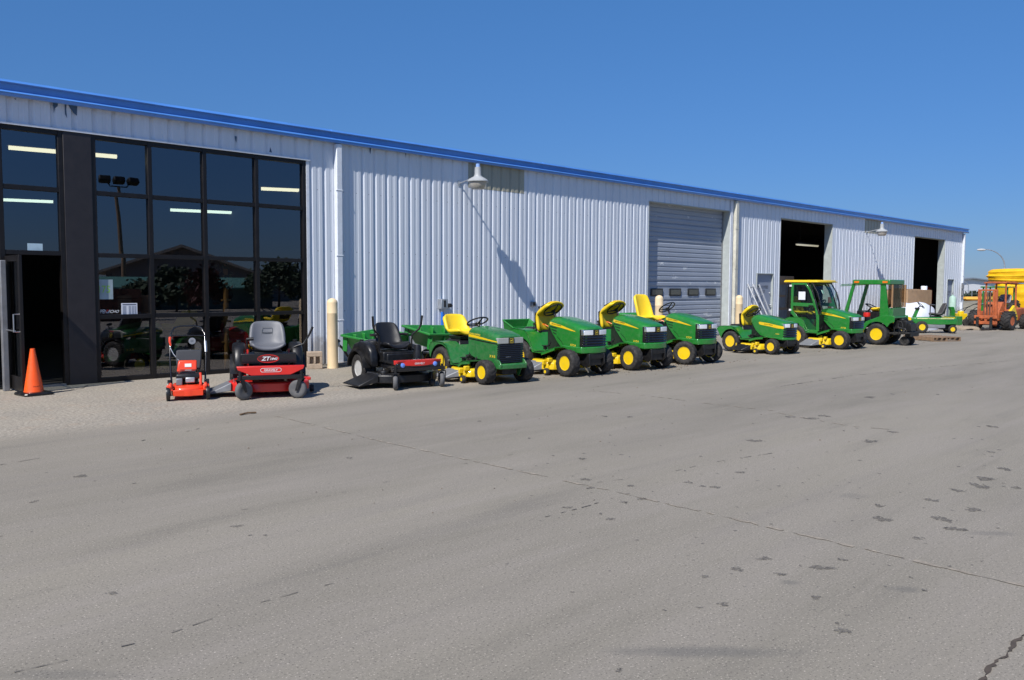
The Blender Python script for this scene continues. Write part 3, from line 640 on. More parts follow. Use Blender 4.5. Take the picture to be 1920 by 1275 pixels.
def arcprism(mb, xf, w, bulge, z0, z1, depth, y0=None, y1=None, n=10, lean=0):
    y0 = -w if y0 is None else y0; y1 = w if y1 is None else y1
    def xa(y): return xf-bulge*(y/w)**2
    ys = [y0+(y1-y0)*i/n for i in range(n+1)]
    mb.loft([[(xa(y)+l, y, z) for y in ys]+[(xa(y)-depth, y, z) for y in reversed(ys)] for z, l in ((z0, 0), (z1, -lean))])
def seat(par, c, w=.44, m='seatyellow', tilt=0, back=.40, pan=.42, under='black', arms=False, piping=None, th=.055, rec=.22):
    """moulded bucket seat; c = front hinge point; tilt rotates it forward about the hinge"""
    prof = [(.0, -.03), (.015, .03), (-.06, .055), (-.16, .05), (-.28, .035), (-.37, .035), (-.42, .07), (-.455, .14), (-.48, .22), (-.51, .30), (-.535, .38), (-.55, .43), (-.575, .455), (-.60, .44)]
    sx = pan/.42; sz = back/.40
    prof = [(x*sx if x > -.42*1.0 else (-.42*sx+(x+.42)), z if z < .06 else .05+(z-.05)*sz) for x, z in prof]
    nv = 13; rows = []
    L = len(prof)
    for i, (x, z) in enumerate(prof):
        f = i/(L-1); ww = w/2*(.90+.10*math.sin(min(1, f*3)*PI/2)) if f < .5 else w/2*(1-.26*((f-.5)/.5)**2.4)
        if i >= L-3: ww *= (.975, .93, .86)[i-L+3]
        row = []
        for k in range(nv):
            u = -1+2*k/(nv-1); b = abs(u)**2.6
            lift = .065*b
            if f < .45: p = (x, u*ww, z+lift)
            else: p = (x+.095*b*(1-.75*max(0, (f-.6)/.4)), u*ww, z+lift*.2*(1-max(0, (f-.6)/.4)*2.2))
            row.append(p)
        rows.append(row)
    X = Matrix.Translation(Vector(c)) @ Matrix.Rotation(tilt, 4, 'Y')
    s = MB(); vs = [p for r in rows for p in r]; n2 = nv
    s.add(vs, [(i*n2+k, i*n2+k+1, (i+1)*n2+k+1, (i+1)*n2+k) for i in range(L-1) for k in range(n2-1)])
    S = s.build('seat', m, par, smooth=0, xf=X)
    for p_ in S.data.polygons: p_.use_smooth = True
    d = S.modifiers.new('s', 'SOLIDIFY'); d.thickness = th*1.25; d.offset = -1 if True else 1
    d2 = S.modifiers.new('u', 'SUBSURF'); d2.levels = 1; d2.render_levels = 1
    u = MB()
    u.loft([[(x*sx, y*w, z) for x, y, z in q] for q in ([(-.02, -.42, -.035), (-.02, .42, -.035), (-.40, .42, -.03), (-.40, -.42, -.03)], [(-.05, -.36, -.085), (-.05, .36, -.085), (-.38, .36, -.085), (-.38, -.36, -.085)])])
    u.loft([[(a, -w*.30, z), (a, w*.30, z), (b, w*.30, z), (b, -w*.30, z)] for a, b, z in ((-.42*sx-.09, -.42*sx-.075, .06), (-.42*sx-.155, -.42*sx-.14, .05+.25*sz))]); u.build('seat_shell', under, par, xf=X, bevel=.01)
    if arms:
        for sd in (-1, 1):
            a = MB(); a.tube([(-.46*sx, sd*(w/2+.03), .20), (-.30*sx, sd*(w/2+.045), .215), (-.12*sx, sd*(w/2+.045), .215)], [.022, .028, .024]); a.build('armrest', 'black', par, xf=X)
    return S
def steering(par, c, r=.17, tilt=.9, col=((0, 0, 0),), m='black'):
    """c: wheel centre; tilt: angle of the wheel axis from vertical towards the seat"""
    X = Matrix.Translation(Vector(c)) @ Matrix.Rotation(-tilt, 4, 'Y')
    k = MB(); n = 32; pts = [(r*math.cos(2*PI*i/n), r*math.sin(2*PI*i/n), 0) for i in range(n+1)]; k.tube(pts, .014, 8, False)
    for a in (0, 2.2, -2.2): k.tube([(r*.98*math.cos(a), r*.98*math.sin(a), 0), (r*.2*math.cos(a), r*.2*math.sin(a), -.03)], [.010, .016], 8)
    k.lathe([(0, -.01), (.045, -.015), (.05, -.04), (.02, -.05)], 14, 'z'); W = k.build('steering_wheel', m, par, xf=X)
    k = MB(); k.tube([(c[0]+math.sin(tilt)*.04, c[1], c[2]-math.cos(tilt)*.04)]+list(col), .024, 10); k.build('steering_column', m, par)
def deer(mb, P):
    """small leaping-animal emblem outline, P maps 0..1"""
    body = [(.05,.45),(.2,.62),(.45,.62),(.62,.72),(.66,.9),(.72,.98),(.74,.86),(.9,.74),(.76,.66),(.72,.5),(.95,.35),(.93,.3),(.66,.38),(.5,.45),(.3,.44),(.28,.3),(.42,.14),(.36,.1),(.18,.28),(.14,.42)]
    mb.add([P(a, b) for a, b in body], [list(range(len(body)))])
def emblem(par, P, nrm, m='deer', edge=True):
    k = MB(); o = Vector(nrm)*.002
    if edge:
        ring = []; 
        for a0, b0, a1, b1 in [(0,0,1,.06),(0,.94,1,1),(0,.06,.06,.94),(.94,.06,1,.94)]:
            k.add([P(a0,b0), P(a1,b0), P(a1,b1), P(a0,b1)], [(0,1,2,3)])
    deer(k, lambda a, b: P(.12+a*.76, .12+b*.76)); return k.build('emblem', m, par, smooth=0)

def lawn_tractor(label, style='x7', seat_tilt=0, model='X724', loc=(0,0,0), rz=0, group=None, steer=0, deck=True, chute='grey', name='lawn_tractor', seatback=.44, seatkind=None, cab=False, steerw=True, rear_hook=False):
    T = thing(name, label, 'lawn tractor', loc, rz, group)
    G = 'green'
    # ------------- dimensions per style
    if style == 'x7':
        FR, FW, RR, RW, WB, TF, TR = .245, .20, .30, .27, 1.25, .43, .42; HX = 0
        st = [(.50, .235, .98, .93), (.56, .26, 1.035, .87), (.66, .275, 1.06, .74), (.80, .285, 1.05, .60), (.92, .29, 1.03, .50), (1.15, .295, .985, .48), (1.34, .295, .935, .47), (1.44, .28, .905, .47), (1.49, .255, .88, .47), (1.505, .235, .865, .47)]
        nose = 1.50
    elif style == 'x3':
        FR, FW, RR, RW, WB, TF, TR = .19, .16, .26, .24, 1.20, .38, .38
        st = [(.42, .20, .88, .84), (.48, .235, .92, .72), (.60, .25, .945, .56), (.75, .26, .93, .44), (1.0, .27, .885, .40), (1.25, .275, .83, .38), (1.38, .26, .80, .38), (1.43, .24, .78, .38), (1.445, .22, .765, .38)]
        nose = 1.44
    else:   # older boxier tractor
        FR, FW, RR, RW, WB, TF, TR = .205, .19, .28, .24, 1.22, .40, .40
        st = [(.50, .24, .84, .80), (.53, .255, .90, .50), (.60, .26, .925, .44), (.75, .265, .92, .40), (.95, .27, .90, .38), (1.15, .275, .87, .37), (1.32, .275, .825, .36), (1.38, .265, .79, .36)]
        nose = 1.38; G = 'green2'
    H = Hood(st, 4.2 if style != 'old' else 5.5)
    # ------------- wheels and axles
    for sd in (1, -1):
        wheel(T, (0, sd*TR, RR), RR, RW, RR*.53, sd)
        wheel(T, (WB, sd*TF, FR), FR, FW, FR*.52, sd, steer=steer)
    k = MB(); k.tube([(WB, -TF+.05, FR), (WB, -.15, FR+.07), (WB, .15, FR+.07), (WB, TF-.05, FR)], .035); k.tube([(0, -TR+.05, RR), (0, TR-.05, RR)], .06); k.box(-.25, .35, -.16, .16, .22, .42)
    k.box(.3, nose-.12, -.13, .13, .24, .36); k.build('chassis', 'dark', T, bevel=.01)
    # ------------- hood
    k = MB(); H.mesh(k); HO = k.build('hood', G, T, smooth=48)
    k = MB()      # console behind hood and engine bay side in dark
    wd, t0, b0 = H.at(.62)
    k.loft([[(x, -w_, z0), (x, w_, z0), (x, w_, z1), (x, w_*.8, z2), (x, -w_*.8, z2), (x, -w_, z1)] for x, w_, z0, z1, z2 in ((.40, .16, .40, st[0][2]-.20, st[0][2]-.16), (.52, .20, .40, st[0][2]-.10, st[0][2]-.04), (.95, .24, .36, .62, .66))])
    k.build('console', 'black', T, bevel=.015)
    # ------------- stripe, text, louvres
    for sd in (1, -1):
        k = MB()
        if style == 'x7': H.poly(k, [(.575, .955, .915), (.60, .962, .905), (.9, .915, .865), (1.2, .842, .818), (1.30, .812, .806)], sd)
        elif style == 'x3': H.poly(k, [(.70, .765, .725), (.74, .77, .70), (1.0, .745, .672), (1.25, .705, .632), (1.42, .68, .62)], sd)
        else: H.poly(k, [(.535, .80, .755), (.70, .79, .745), (1.0, .757, .725), (1.25, .728, .708), (1.375, .712, .70)], sd)
        S = k.build('stripe', 'yellow', T, smooth=60)
        k = MB()
        if style == 'x7': H.text(k, 'JOHN DEERE', .64, .92, .918, .885, sd, .024)
        elif style == 'x3': H.text(k, 'JOHN DEERE', .86, 1.12, .708, .685, sd, .026)
        else: H.text(k, 'JOHN DEERE', .55, .90, .795, .775, sd, .036)
        k.build('lettering', 'dark' if style != 'old' else 'deer', S, smooth=0)
        k = MB()
        if style == 'x7': H.text(k, model, 1.16, 1.31, .545, .54, sd, .038)
        elif style == 'x3': H.text(k, model, 1.20, 1.31, .485, .48, sd, .026)
        else: H.text(k, model, 1.17, 1.33, .445, .442, sd, .038)
        k.build('model_lettering', 'deer', T, smooth=0)
        if style == 'x7':
            k = MB()
            for q in range(3): H.poly(k, [(.585+q*.045, .885-q*.055, .868-q*.055), (.80-q*.01, .860-q*.055, .842-q*.055)], sd)
            k.build('louvre', 'black', T, smooth=0)
        if style == 'old':
            k = MB(); H.poly(k, [(.545, .735, .715), (1.0, .705, .685), (1.375, .682, .665)], sd); k.build('louvre', 'black', T, smooth=0)
        # dark seam between hood and side panel
        if style == 'x7':
            k = MB(); H.poly(k, [(.80, .70, .69), (.92, .62, .605), (1.0, .52, .50)], sd, .002); k.build('seam', 'black', T, smooth=0)
    # ------------- front end
    if style in ('x7', 'x3'):
        zt = st[-1][2]; wf = st[-3][1] if style == 'x7' else st[-2][1]-.005
        zh = zt-.02; zh0 = zt-.125; zg = .545 if style == 'x7' else .42; xf = nose+.035
        k = MB(); arcprism(k, xf-.012, wf+.006, .035, zg-.01, zt-.015, .10); k.build('grille', 'black', T, bevel=.012)
        ns = 4 if style == 'x7' else 4; k = MB()
        for q in range(ns):
            z = zg+.008+q*(zh0-zg)/ns; arcprism(k, xf+.008, wf+.014, .035, z, z+(zh0-zg)/ns*.62, .05, lean=.012)
        k.build('grille_slat', 'blackgloss', T, bevel=.004)
        for sd in (1, -1):
            k = MB(); a, b = (.075, wf+.012) if sd > 0 else (-wf-.012, -.075)
            arcprism(k, xf+.006, wf+.01, .035, zh0+.006, zh, .07, a, b); L = k.build('headlight', 'chrome', T, bevel=.012)
            k = MB(); arcprism(k, xf+.009, wf+.01, .035, zh0+.014, zh-.008, .03, a+.008, b-.008); k.build('lens', 'lampwhite', L, bevel=.006)
            k = MB(); k.lathe([(.0, 0), (.030, .004), (.036, .0)], 14, 'x', (xf-.005, sd*.13, (zh+zh0)/2))
        k = MB(); arcprism(k, xf+.004, wf, .035, zh0, zh+.004, .05, -.073, .073); Bd = k.build('badge_panel', 'blackgloss', T, bevel=.006)
        P = lambda a, b: (xf+.008, -.032+.064*(a), zh0+.018+b*.075)
        emblem(Bd, lambda a, b: (xf+.009, -.034+.068*a, zh0+.018+b*.072), (1, 0, 0))
        # lower bumper, wraps round to the side panels
        k = MB(); zb0, zb1 = (.42, .54) if style == 'x7' else (.35, .41)
        arcprism(k, xf+.035, wf+.045, .09, zb0, zb1, .14, lean=-.0)
        k.loft([[(x, -w_, z0), (x, w_, z0), (x, w_+.004, z1), (x, -w_-.004, z1)] for x, w_, z0, z1 in ((.92, .285 if style == 'x7' else .27, zb1-.03, zb1+.012), (1.15, .31 if style == 'x7' else .28, zb0+.03, zb1), (nose-.08, wf+.042, zb0, zb1))])
        k.build('front_bumper', G, T, bevel=.018)
        k = MB(); k.box(WB-.15, nose+.02, -.17, .17, .20, zb0-.002)
        for sd in (-1, 1): k.prism([(WB+.02, .36), (nose+.06, zb0), (nose+.07, .24), (nose-.02, .16), (WB+.02, .22)], sd*.19-.012, sd*.19+.012)
        k.box(nose-.02, nose+.05, -.19, .19, zb0-.10, zb0-.003); k.build('front_bracket', 'black', T, bevel=.008)
        if style == 'x7':
            k = MB(); k.tube([(nose-.08, -.16, .17), (nose+.10, -.26, .10)], .011); k.tube([(nose-.08, .16, .17), (nose+.10, .06, .11)], .011); k.build('tow_rod', 'steel', T)
    else:
        zt = st[-1][2]; wf = st[-1][1]; xf = nose+.02
        k = MB(); arcprism(k, xf, wf, .012, zt-.115, zt-.02, .06); k.build('headlight', mat('light_band', (.35, .36, .34), .25, coat=.6), T, bevel=.006)
        k = MB(); k.box(xf-.01, xf+.010, -.055, .055, zt-.117, zt-.018); Bd = k.build('badge_panel', 'blackgloss', T)
        emblem(Bd, lambda a, b: (xf+.0125, -.034+.068*a, zt-.105+b*.075), (1, 0, 0))
        k = MB(); arcprism(k, xf-.012, wf, .012, .35, zt-.115, .06); k.build('grille', 'black', T, bevel=.006)
        k = MB()
        for q in range(10): z = .362+q*.031; arcprism(k, xf+.008, wf+.004, .012, z, z+.016, .03, lean=.008)
        k.build('grille_slat', 'blackgloss', T, bevel=.003)
        k = MB(); wtext(k, 'hydro', lambda a, b: (xf+.014, -.22+a*.10+.10, .445+b*.018)); k.build('model_lettering', 'galv', T, smooth=0)
        k = MB(); k.box(nose-.25, nose+.085, -.275, .275, .325, .345)
        arcprism(k, nose+.11, .29, .02, .26, .335, .05)
        for sd in (-1, 1):
            k.prism([(nose-.25, .30), (nose-.02, .42), (nose+.05, .40), (nose+.11, .34), (nose+.09, .26), (nose-.02, .26), (nose-.10, .04+.07), (nose-.16, .12), (nose-.14, .26), (nose-.3, .27)], sd*.262-.012, sd*.262+.012)
        k.build('front_bumper', G, T, bevel=.012)
        k = MB(); k.box(.95, nose-.02, -.15, .15, .16, .33); k.build('front_bracket', 'dark', T, bevel=.01)
        k = MB()       # radiating vents on the hood top
        for q in range(9):
            a = (-.5+q/8)*1.1; x0, x1 = .86, 1.14; 
            for i in range(5):
                f0, f1 = i/5, (i+.7)/5
            pts = []
            for f in (0, 1):
                x = x0+(x1-x0)*f*math.cos(a*.6); y = math.sin(a)*(.05+.20*f); w_, t_, b_ = H.at(x)
                for d in (-.006, .006): pts.append((x, y+d, t_+.0025-abs(y/w_)**5*.03))
            k.add(pts, [(0, 1, 3, 2)])
        k.build('hood_vent', mat('vent_grey', (.14, .26, .15), .5), T, smooth=0)
        k = MB(); k.lathe([(.07, .0), (.065, .012), (0, .014)], 20, 'z', (.66, 0, H.at(.66)[1]-.002)); k.build('fuel_cap', G, T)
    # ------------- fender deck
    fw = .50 if style == 'x7' else (.47 if style == 'x3' else .50)
    if style == 'x7': top = [(-.44, .58), (-.40, .70), (-.33, .775), (-.2, .81), (.10, .80), (.19, .74), (.36, .44), (.42, .405), (.60, .405), (.82, .475), (.96, .52)]
    elif style == 'x3': top = [(-.44, .56), (-.40, .60), (-.32, .635), (-.2, .645), (.04, .64), (.16, .60), (.33, .37), (.39, .335), (.57, .34), (.78, .40), (.98, .42)]
    else: top = [(-.36, .44), (-.355, .56), (-.31, .62), (-.2, .645), (.06, .645), (.19, .59), (.35, .32), (.41, .29), (.56, .29), (.66, .355), (.90, .38)]
    th = .022
    k = MB(); off = [(x, z-th) for x, z in top]
    poly = top+off[::-1]; k.prism(poly, -fw, fw)
    # side panels with a wheel arch
    ra = RR+.045; arch = []
    a0, a1 = R(168), R(18)
    for i in range(15):
        a = a0+(a1-a0)*i/14; arch.append((ra*math.cos(a), RR+ra*math.sin(a)))
    lowz = top[6][1]-.055
    def topz(x):
        for (a_, b_), (c_, d_) in zip(top[:-1], top[1:]):
            if a_ <= x <= c_: return b_+(d_-b_)*(x-a_)/(c_-a_)
        return 0
    xr = [p for p in top if p[0] <= top[8][0]]
    side = xr+[(top[8][0], lowz+.01), (ra+.01, lowz)]+[(x, min(z, topz(x)-.03)) for x, z in arch[::-1]]
    for sd in (-1, 1): k.prism(side, sd*fw-.016*(sd > 0), sd*fw+.016*(sd < 0))
    # inner mudguards
    kk = MB(); ro, ri = ra+.012, ra-.004
    for sd in (-1, 1):
        ring = [(ro*math.cos(R(q)), min(RR+ro*math.sin(R(q)), topz(ro*math.cos(R(q)))-.026)) for q in range(168, 10, -12)]; ring2 = [(ri*math.cos(R(q)), min(RR+ri*math.sin(R(q)), topz(ri*math.cos(R(q)))-.036)) for q in range(12, 170, 12)]
        y0, y1 = sorted((sd*(fw-.018), sd*(fw-.34))); kk.prism(ring+ring2, y0, y1)
        yp = sd*(fw-.335); kk.prism([(x, z) for x, z in ring]+[(.25, .20), (-.25, .20)], min(yp, yp+.006), max(yp, yp+.006))
    kk.build('mudguard', 'black', T)
    # front part of the footboard edge
    e = [p for p in top if p[0] >= top[8][0]]; e2 = [(x, z-.06) for x, z in e][::-1]
    for sd in (-1, 1): k.prism(e+e2, sd*fw-.016*(sd > 0), sd*fw+.016*(sd < 0))
    F = k.build('fender_deck', G, T, bevel=.01, smooth=50)
    k = MB()
    for sd in (-1, 1): k.box(.40, .60, sd*(fw-.10)-.085, sd*(fw-.10)+.085, top[7][1]+.002, top[7][1]+.009)
    k.build('foot_mat', 'black', T)
    k = MB(); zt_ = top[7][1]
    k.box(.60, .66, -fw+.05, -fw+.10, zt_+.05, zt_+.12); k.box(.58, .68, -fw+.03, -fw+.16, zt_+.11, zt_+.125); k.tube([(.70, -fw+.05, zt_+.1), (.66, -fw+.18, zt_+.17)], .018); k.build('pedal', 'black', T, bevel=.006)
    # ------------- seat, its base and the steering wheel
    zs = top[4][1]
    k = MB(); k.loft([[(x, -w_, z), (x, w_, z), (x2, w_, z), (x2, -w_, z)] for x, x2, w_, z in ((-.30, .22, .22, zs-.14), (-.26, .16, .20, zs+.005), (-.22, .12, .17, zs+.035))]); k.build('seat_base', 'black', T, bevel=.015)
    if style == 'x7': sc_, sb_, pn = (.16, 0, zs+.08), seatback, .46
    elif style == 'x3': sc_, sb_, pn = (.12, 0, zs+.11), .36, .40
    else: sc_, sb_, pn = (.20, 0, zs+.12), .30, .42
    if seat_tilt:
        sc_ = {'x7': (.13, 0, zs-.04), 'x3': (.10, 0, zs-.0), 'old': (.2, 0, zs)}[style]; pn = {'x7': .38, 'x3': .34, 'old': .4}[style]; sb_ = {'x7': .35, 'x3': .26, 'old': .3}[style]
    seat(T, sc_, .46 if style != 'x3' else .42, 'seatyellow', seat_tilt, sb_, pn, arms=False)
    if style == 'x7':
        for sd in (-1, 1):
            k = MB(); k.tube([(-.24, sd*.30, zs+.16), (.04, sd*.30, zs+.2)], .02); 
        k = MB(); k.tube([(.16, -.30, zs), (.18, -.31, zs+.09)], .009); k.lathe([(0, .04), (.02, .03), (.022, .0), (0, -.01)], 10, 'z', (.18, -.31, zs+.09)); k.build('lever', 'dark', T)
        k = MB(); k.tube([(.49, -.20, .86), (.40, -.24, .90)], .012); k.cbox((.39, -.245, .905), (.05, .03, .03)); k.build('throttle_lever', 'amber', T)
    if steerw:
        cx = {'x7': (.37, 0, 1.17), 'x3': (.33, 0, .99), 'old': (.43, 0, 1.0)}[style]
        steering(T, cx, .185, .62 if style != 'old' else .45, [(cx[0]+.13, 0, cx[2]-.22)])
    # ------------- linkages and pipes under the hood
    zb_ = st[-1][3]
    for sd in (-1, 1):
        k = MB(); k.tube([(.36, sd*.20, .34), (.60, sd*.26, .30), (.86, sd*.24, .36)], .014, 6); k.tube([(.50, sd*.30, zb_-.03), (.52, sd*.32, .24)], .012, 6); k.tube([(.78, sd*.26, .42), (.80, sd*.38, .24)], .012, 6); k.tube([(WB-.08, sd*.14, .30), (WB-.30, sd*.22, .36), (.8, sd*.2, .34)], .016, 6); k.build('linkage', 'dark', T)
        k = MB(); k.lathe([(0, -.02), (.018, -.02), (.018, .02), (0, .02)], 8, 'y', (.30, sd*(fw+.004), top[6][1]+.02)); k.build('bolt', 'steel', T)
    # ------------- mower deck
    if deck:
        zt2 = .27 if style == 'x7' else .24
        k = MB(); out = [(.28, -.30), (.34, -.52), (.56, -.60), (.80, -.60), (.95, -.50), (1.0, -.30), (1.0, .30), (.95, .50), (.80, .60), (.56, .60), (.34, .52), (.28, .30)]
        k.loft([[(x, y, .10) for x, y in out], [(x, y, zt2-.05) for x, y in out], [(.62+(x-.62)*.93, y*.93, zt2) for x, y in out]])
        for y in (-.33, 0, .33): k.lathe([(.09, zt2-.01), (.08, zt2+.03), (.03, zt2+.035), (.03, zt2+.06), (0, zt2+.06)], 14, 'z', (.64, y, 0))
        k.box(.86, .92, -.60, -.50, zt2-.03, zt2+.05); k.box(.80, .84, -.66, -.56, zt2-.08, zt2+.01); k.build('mower_deck', 'yellow', T, bevel=.012)
        if chute:
            k = MB(); k.loft([[(x, -.56, zt2-.02), (x, -.56, .10), (x2, -.80, .07), (x2, -.80, .10)] for x, x2 in ((.36, .24), (.76, .62))]); k.build('discharge_chute', 'greymetal' if chute == 'grey' else 'black', T, bevel=.01)
        for (x, y) in ((1.0, -.46), (.34, -.50), (1.0, .46), (.34, .5)):
            if style == 'x7' and x < .5: continue
            if style == 'x3' and x > .5: y *= .95; 
            xx_, yy_ = (x-.13, y*1.32) if x > .5 else (x-.10, y*1.15)
            h = MB(); h.lathe([(.0, -.035), (.055, -.035), (.065, -.02), (.065, .02), (.055, .035), (0, .035)], 18, 'y', (xx_, yy_, .07)); gw = h.build('gauge_wheel', 'tyre', T)
            h = MB(); h.lathe([(.03, -.037), (.03, .037), (0, .037)], 12, 'y', (xx_, yy_, .07)); h.box(xx_-.012, xx_+.012, yy_-.05*sgn(y)-.008, yy_-.05*sgn(y)+.008, .06, zt2-.01); h.build('bracket', 'yellow', gw)
    return T

GR = 'green and yellow lawn tractors parked in a row'
TR = {}
def place(axle, ang, wb): # axle = front axle centre on ground
    a = R(ang); return (axle[0]-wb*math.cos(a), axle[1]-wb*math.sin(a), 0), a
def tr(label, axle, ang, **kw):
    wb = {'x7': 1.25, 'x3': 1.20, 'old': 1.22}[kw.get('style', 'x7')]; l, a = place(axle, ang, wb)
    return lawn_tractor(label, loc=l, rz=a, group=GR, **kw)
tr('older boxy green lawn tractor with slatted black grille, parked nearest the green carts', (9.74, -4.50), -97, style='old', model='335')
tr('green lawn tractor with tipped yellow seat and cargo box, beside the older boxy one', (11.68, -4.62), -95, style='x7', model='X724', seat_tilt=R(86))
tr('green lawn tractor with tipped yellow seat, just left of the upright-seat one', (13.44, -4.72), -97, style='x7', model='X724', seat_tilt=R(86), chute=None)
tr('green lawn tractor with high upright yellow seat before the closed garage door', (15.24, -4.74), -96, style='x7', model='X729', seatback=.52, steer=R(24), chute=None)
tr('smaller low green lawn tractor with tipped seat, standing alone before the staff door', (18.93, -4.74), -99, style='x3', model='X304', seat_tilt=R(86), chute='black')
# ---------------------------------------------------------------- zero-turn mowers
def caster(par, c, Rr, w, side, tyre, ang=0, fork='black', rim='white'):
    X = Matrix.Translation((c[0], c[1], 0)) @ Matrix.Rotation(ang, 4, 'Z')
    k = MB(); k.tube([(0, 0, Rr*2+.02), (0, 0, Rr*2+.13)], .022, 12); k.box(-.04, .04, -w/2-.02, w/2+.02, Rr*2+.01, Rr*2+.022)
    for s in (-1, 1): k.prism([(-.03, Rr*2+.01), (.03, Rr*2+.01), (-.04, Rr-.02), (-.075, Rr-.02)], s*(w/2+.018)-.004, s*(w/2+.018)+.004)
    k.tube([(-.055, -w/2-.03, Rr), (-.055, w/2+.03, Rr)], .01); C_ = k.build('caster', fork, par, xf=X)
    W_ = w/2; rr = Rr*.52; k = MB(); c0 = (-.055, 0, Rr)
    k.lathe([(rr, -W_*.8), (Rr*.8, -W_), (Rr*.95, -W_*.6), (Rr, 0), (Rr*.95, W_*.6), (Rr*.8, W_), (rr, W_*.8)], 30, 'y', c0); k.build('tyre', tyre, C_, xf=X, smooth=60)
    k = MB(); k.lathe([(0, -W_*.55), (rr*.35, -W_*.6), (rr*.4, -W_*.4), (rr*.85, -W_*.45), (rr*1.02, -W_*.8), (rr*1.02, W_*.8), (rr*.85, W_*.45), (rr*.4, W_*.4), (rr*.35, W_*.6), (0, W_*.55)], 24, 'y', c0); k.build('rim', rim, C_, xf=X)
def zero_turn(label, loc, rz, kind):
    red = kind == 'red'; T = thing('zero_turn_mower', label, 'zero-turn mower', loc, rz, 'zero-turn mowers in front of the storefront corner')
    RR = .255; RW = .24; TRK = .44 if red else .41
    for sd in (1, -1): wheel(T, (0, sd*TRK, RR), RR, RW, RR*.52, sd, tyre='tyre', rim='hub', lugs='turf', hub='dark')
    CT = .42; CX = 1.14
    for sd in (1, -1): caster(T, (CX, sd*CT, 0), .135 if red else .125, .085 if red else .075, sd, 'greytyre', (R(64) if sd > 0 else R(-58)) if red else R(-24) if sd > 0 else R(-30), rim='white' if red else 'dark')
    # frame rails and cross tubes
    k = MB()
    for sd in (-1, 1): k.box(-.32, 1.0, sd*.27-.03, sd*.27+.03, .30, .37)
    k.box(1.06, 1.14, -CT-.04, CT+.04, .285, .345); k.box(.95, 1.10, -.30, .30, .29, .34)
    k.box(-.34, -.28, -.40, .40, .28, .50); k.box(-.25, .1, -.24, .24, .26, .52); k.box(.12, .55, -.30, .30, .34, .40)
    k.build('frame', 'blackgloss', T, bevel=.008)
    # engine behind the seat
    k = MB(); k.box(-.62, -.26, -.22, .22, .38, .56); k.lathe([(.17, .56), (.18, .60), (.16, .68), (.05, .70), (0, .70)], 20, 'z', (-.44, 0, 0)); k.tube([(-.6, -.2, .42), (-.66, 0, .40), (-.6, .2, .42)], .05); k.build('engine', 'black', T, bevel=.012)
    # floor pan and footrest
    k = MB(); k.prism([(.42, .42), (.98, .40), (1.08, .455), (1.08, .43), (.98, .375), (.42, .395)], -.33, .33); k.build('foot_pan', 'black', T)
    if red:
        k = MB(); k.prism([(-.465, .47), (.465, .47), (.45, .425), (.27, .345), (-.27, .345), (-.45, .425)], 1.10, 1.125, 'x'); k.prism([(.98, .47), (1.10, .475), (1.10, .465), (.98, .455)], -.465, .465)
        FB = k.build('front_panel', 'red', T, bevel=.008)
        k = MB(); wtext(k, 'GRAVELY', lambda a, b: (1.131, -.095+a*.19, .405+b*.028), .02); k.build('lettering', 'white', FB, smooth=0)
        k = MB()
        n = 28; O = []; I = []
        for i in range(n):
            a = 2*PI*i/n; cx = .115 if math.cos(a) >= 0 else -.115; O.append((1.130, -(cx+.03*math.cos(a)), .419+.03*math.sin(a))); I.append((1.130, -(cx+.024*math.cos(a)), .419+.024*math.sin(a)))
        k.add(O+I, [(i, (i+1) % n, n+(i+1) % n, n+i) for i in range(n)]); k.build('emblem_outline', 'white', FB, smooth=0)
        k = MB(); k.box(.60, .64, -.39, .39, .47, .615); k.box(.28, .60, -.39, .39, .585, .615); SP = k.build('seat_riser', 'blackgloss', T, bevel=.006)
        k = MB(); q = []; q2 = []
        for i in range(n):
            a = 2*PI*i/n; q.append((.6435, -(.015+.155*math.cos(a)), .54+.062*math.sin(a))); q2.append((.645, -(.02+.145*math.cos(a)), .543+.05*math.sin(a)))
        k.add(q, [list(range(n))]); k.build('badge', 'red', SP, smooth=0); k = MB(); k.add(q2, [list(range(n))]); k.build('badge_ground', mat('badge_dark', (.12, .02, .02), .4), SP, smooth=0)
        k = MB(); wtext(k, 'ZT', lambda a, b: (.6465, -.115+a*.115+b*.02, .512+b*.06), .03); wtext(k, '1842', lambda a, b: (.6465, .01+a*.10+b*.015, .520+b*.035), .03); k.build('lettering', 'white', SP, smooth=0)
    else:
        k = MB(); arc = []
        for i in range(13):
            y = -.42+.84*i/12; arc.append((y, .455, .40-.035*math.cos(y/.42*PI/2)))
        k.loft([[(1.155-.05*(y/.42)**2, y, z1), (1.155-.05*(y/.42)**2, y, z0), (1.13-.05*(y/.42)**2, y, z0), (1.13-.05*(y/.42)**2, y, z1)] for y, z1, z0 in arc]); k.prism([(.99, .455), (1.14, .455), (1.14, .445), (.99, .445)], -.38, .38)
        FB = k.build('front_panel', 'red', T, bevel=.004)
        k = MB(); wtext(k, 'GRAVELY', lambda a, b: (1.158, -.09+a*.18, .39+b*.032), .02); k.build('lettering', 'white', FB, smooth=0)
        k = MB(); k.box(1.06, 1.135, -.40, .40, .33, .42); k.build('front_beam', 'blackgloss', T, bevel=.02)
        for s in (-1, 1):
            k = MB(); k.lathe([(0, .02), (.035, .01), (.04, -.01), (.035, -.03)], 16, 'x', (1.135, s*.29, .385)); k.build('headlight', 'bluelens', T)
        k = MB(); k.lathe([(.075, .0), (.07, .10), (.05, .22), (.045, .24), (0, .245)], 18, 'z', (.66, .24, .42)); k.build('canister', 'black', T)
        k = MB(); wtext(k, '48 XL', lambda a, b: (1.05-b*.05, -.05+a*.14, .458), .02); k.build('model_lettering', 'white', T, smooth=0)
        k = MB(); k.box(.12, .50, -.30, .30, .40, .55); k.box(.45, .52, -.24, .24, .38, .52); k.build('seat_riser', 'black', T, bevel=.02)
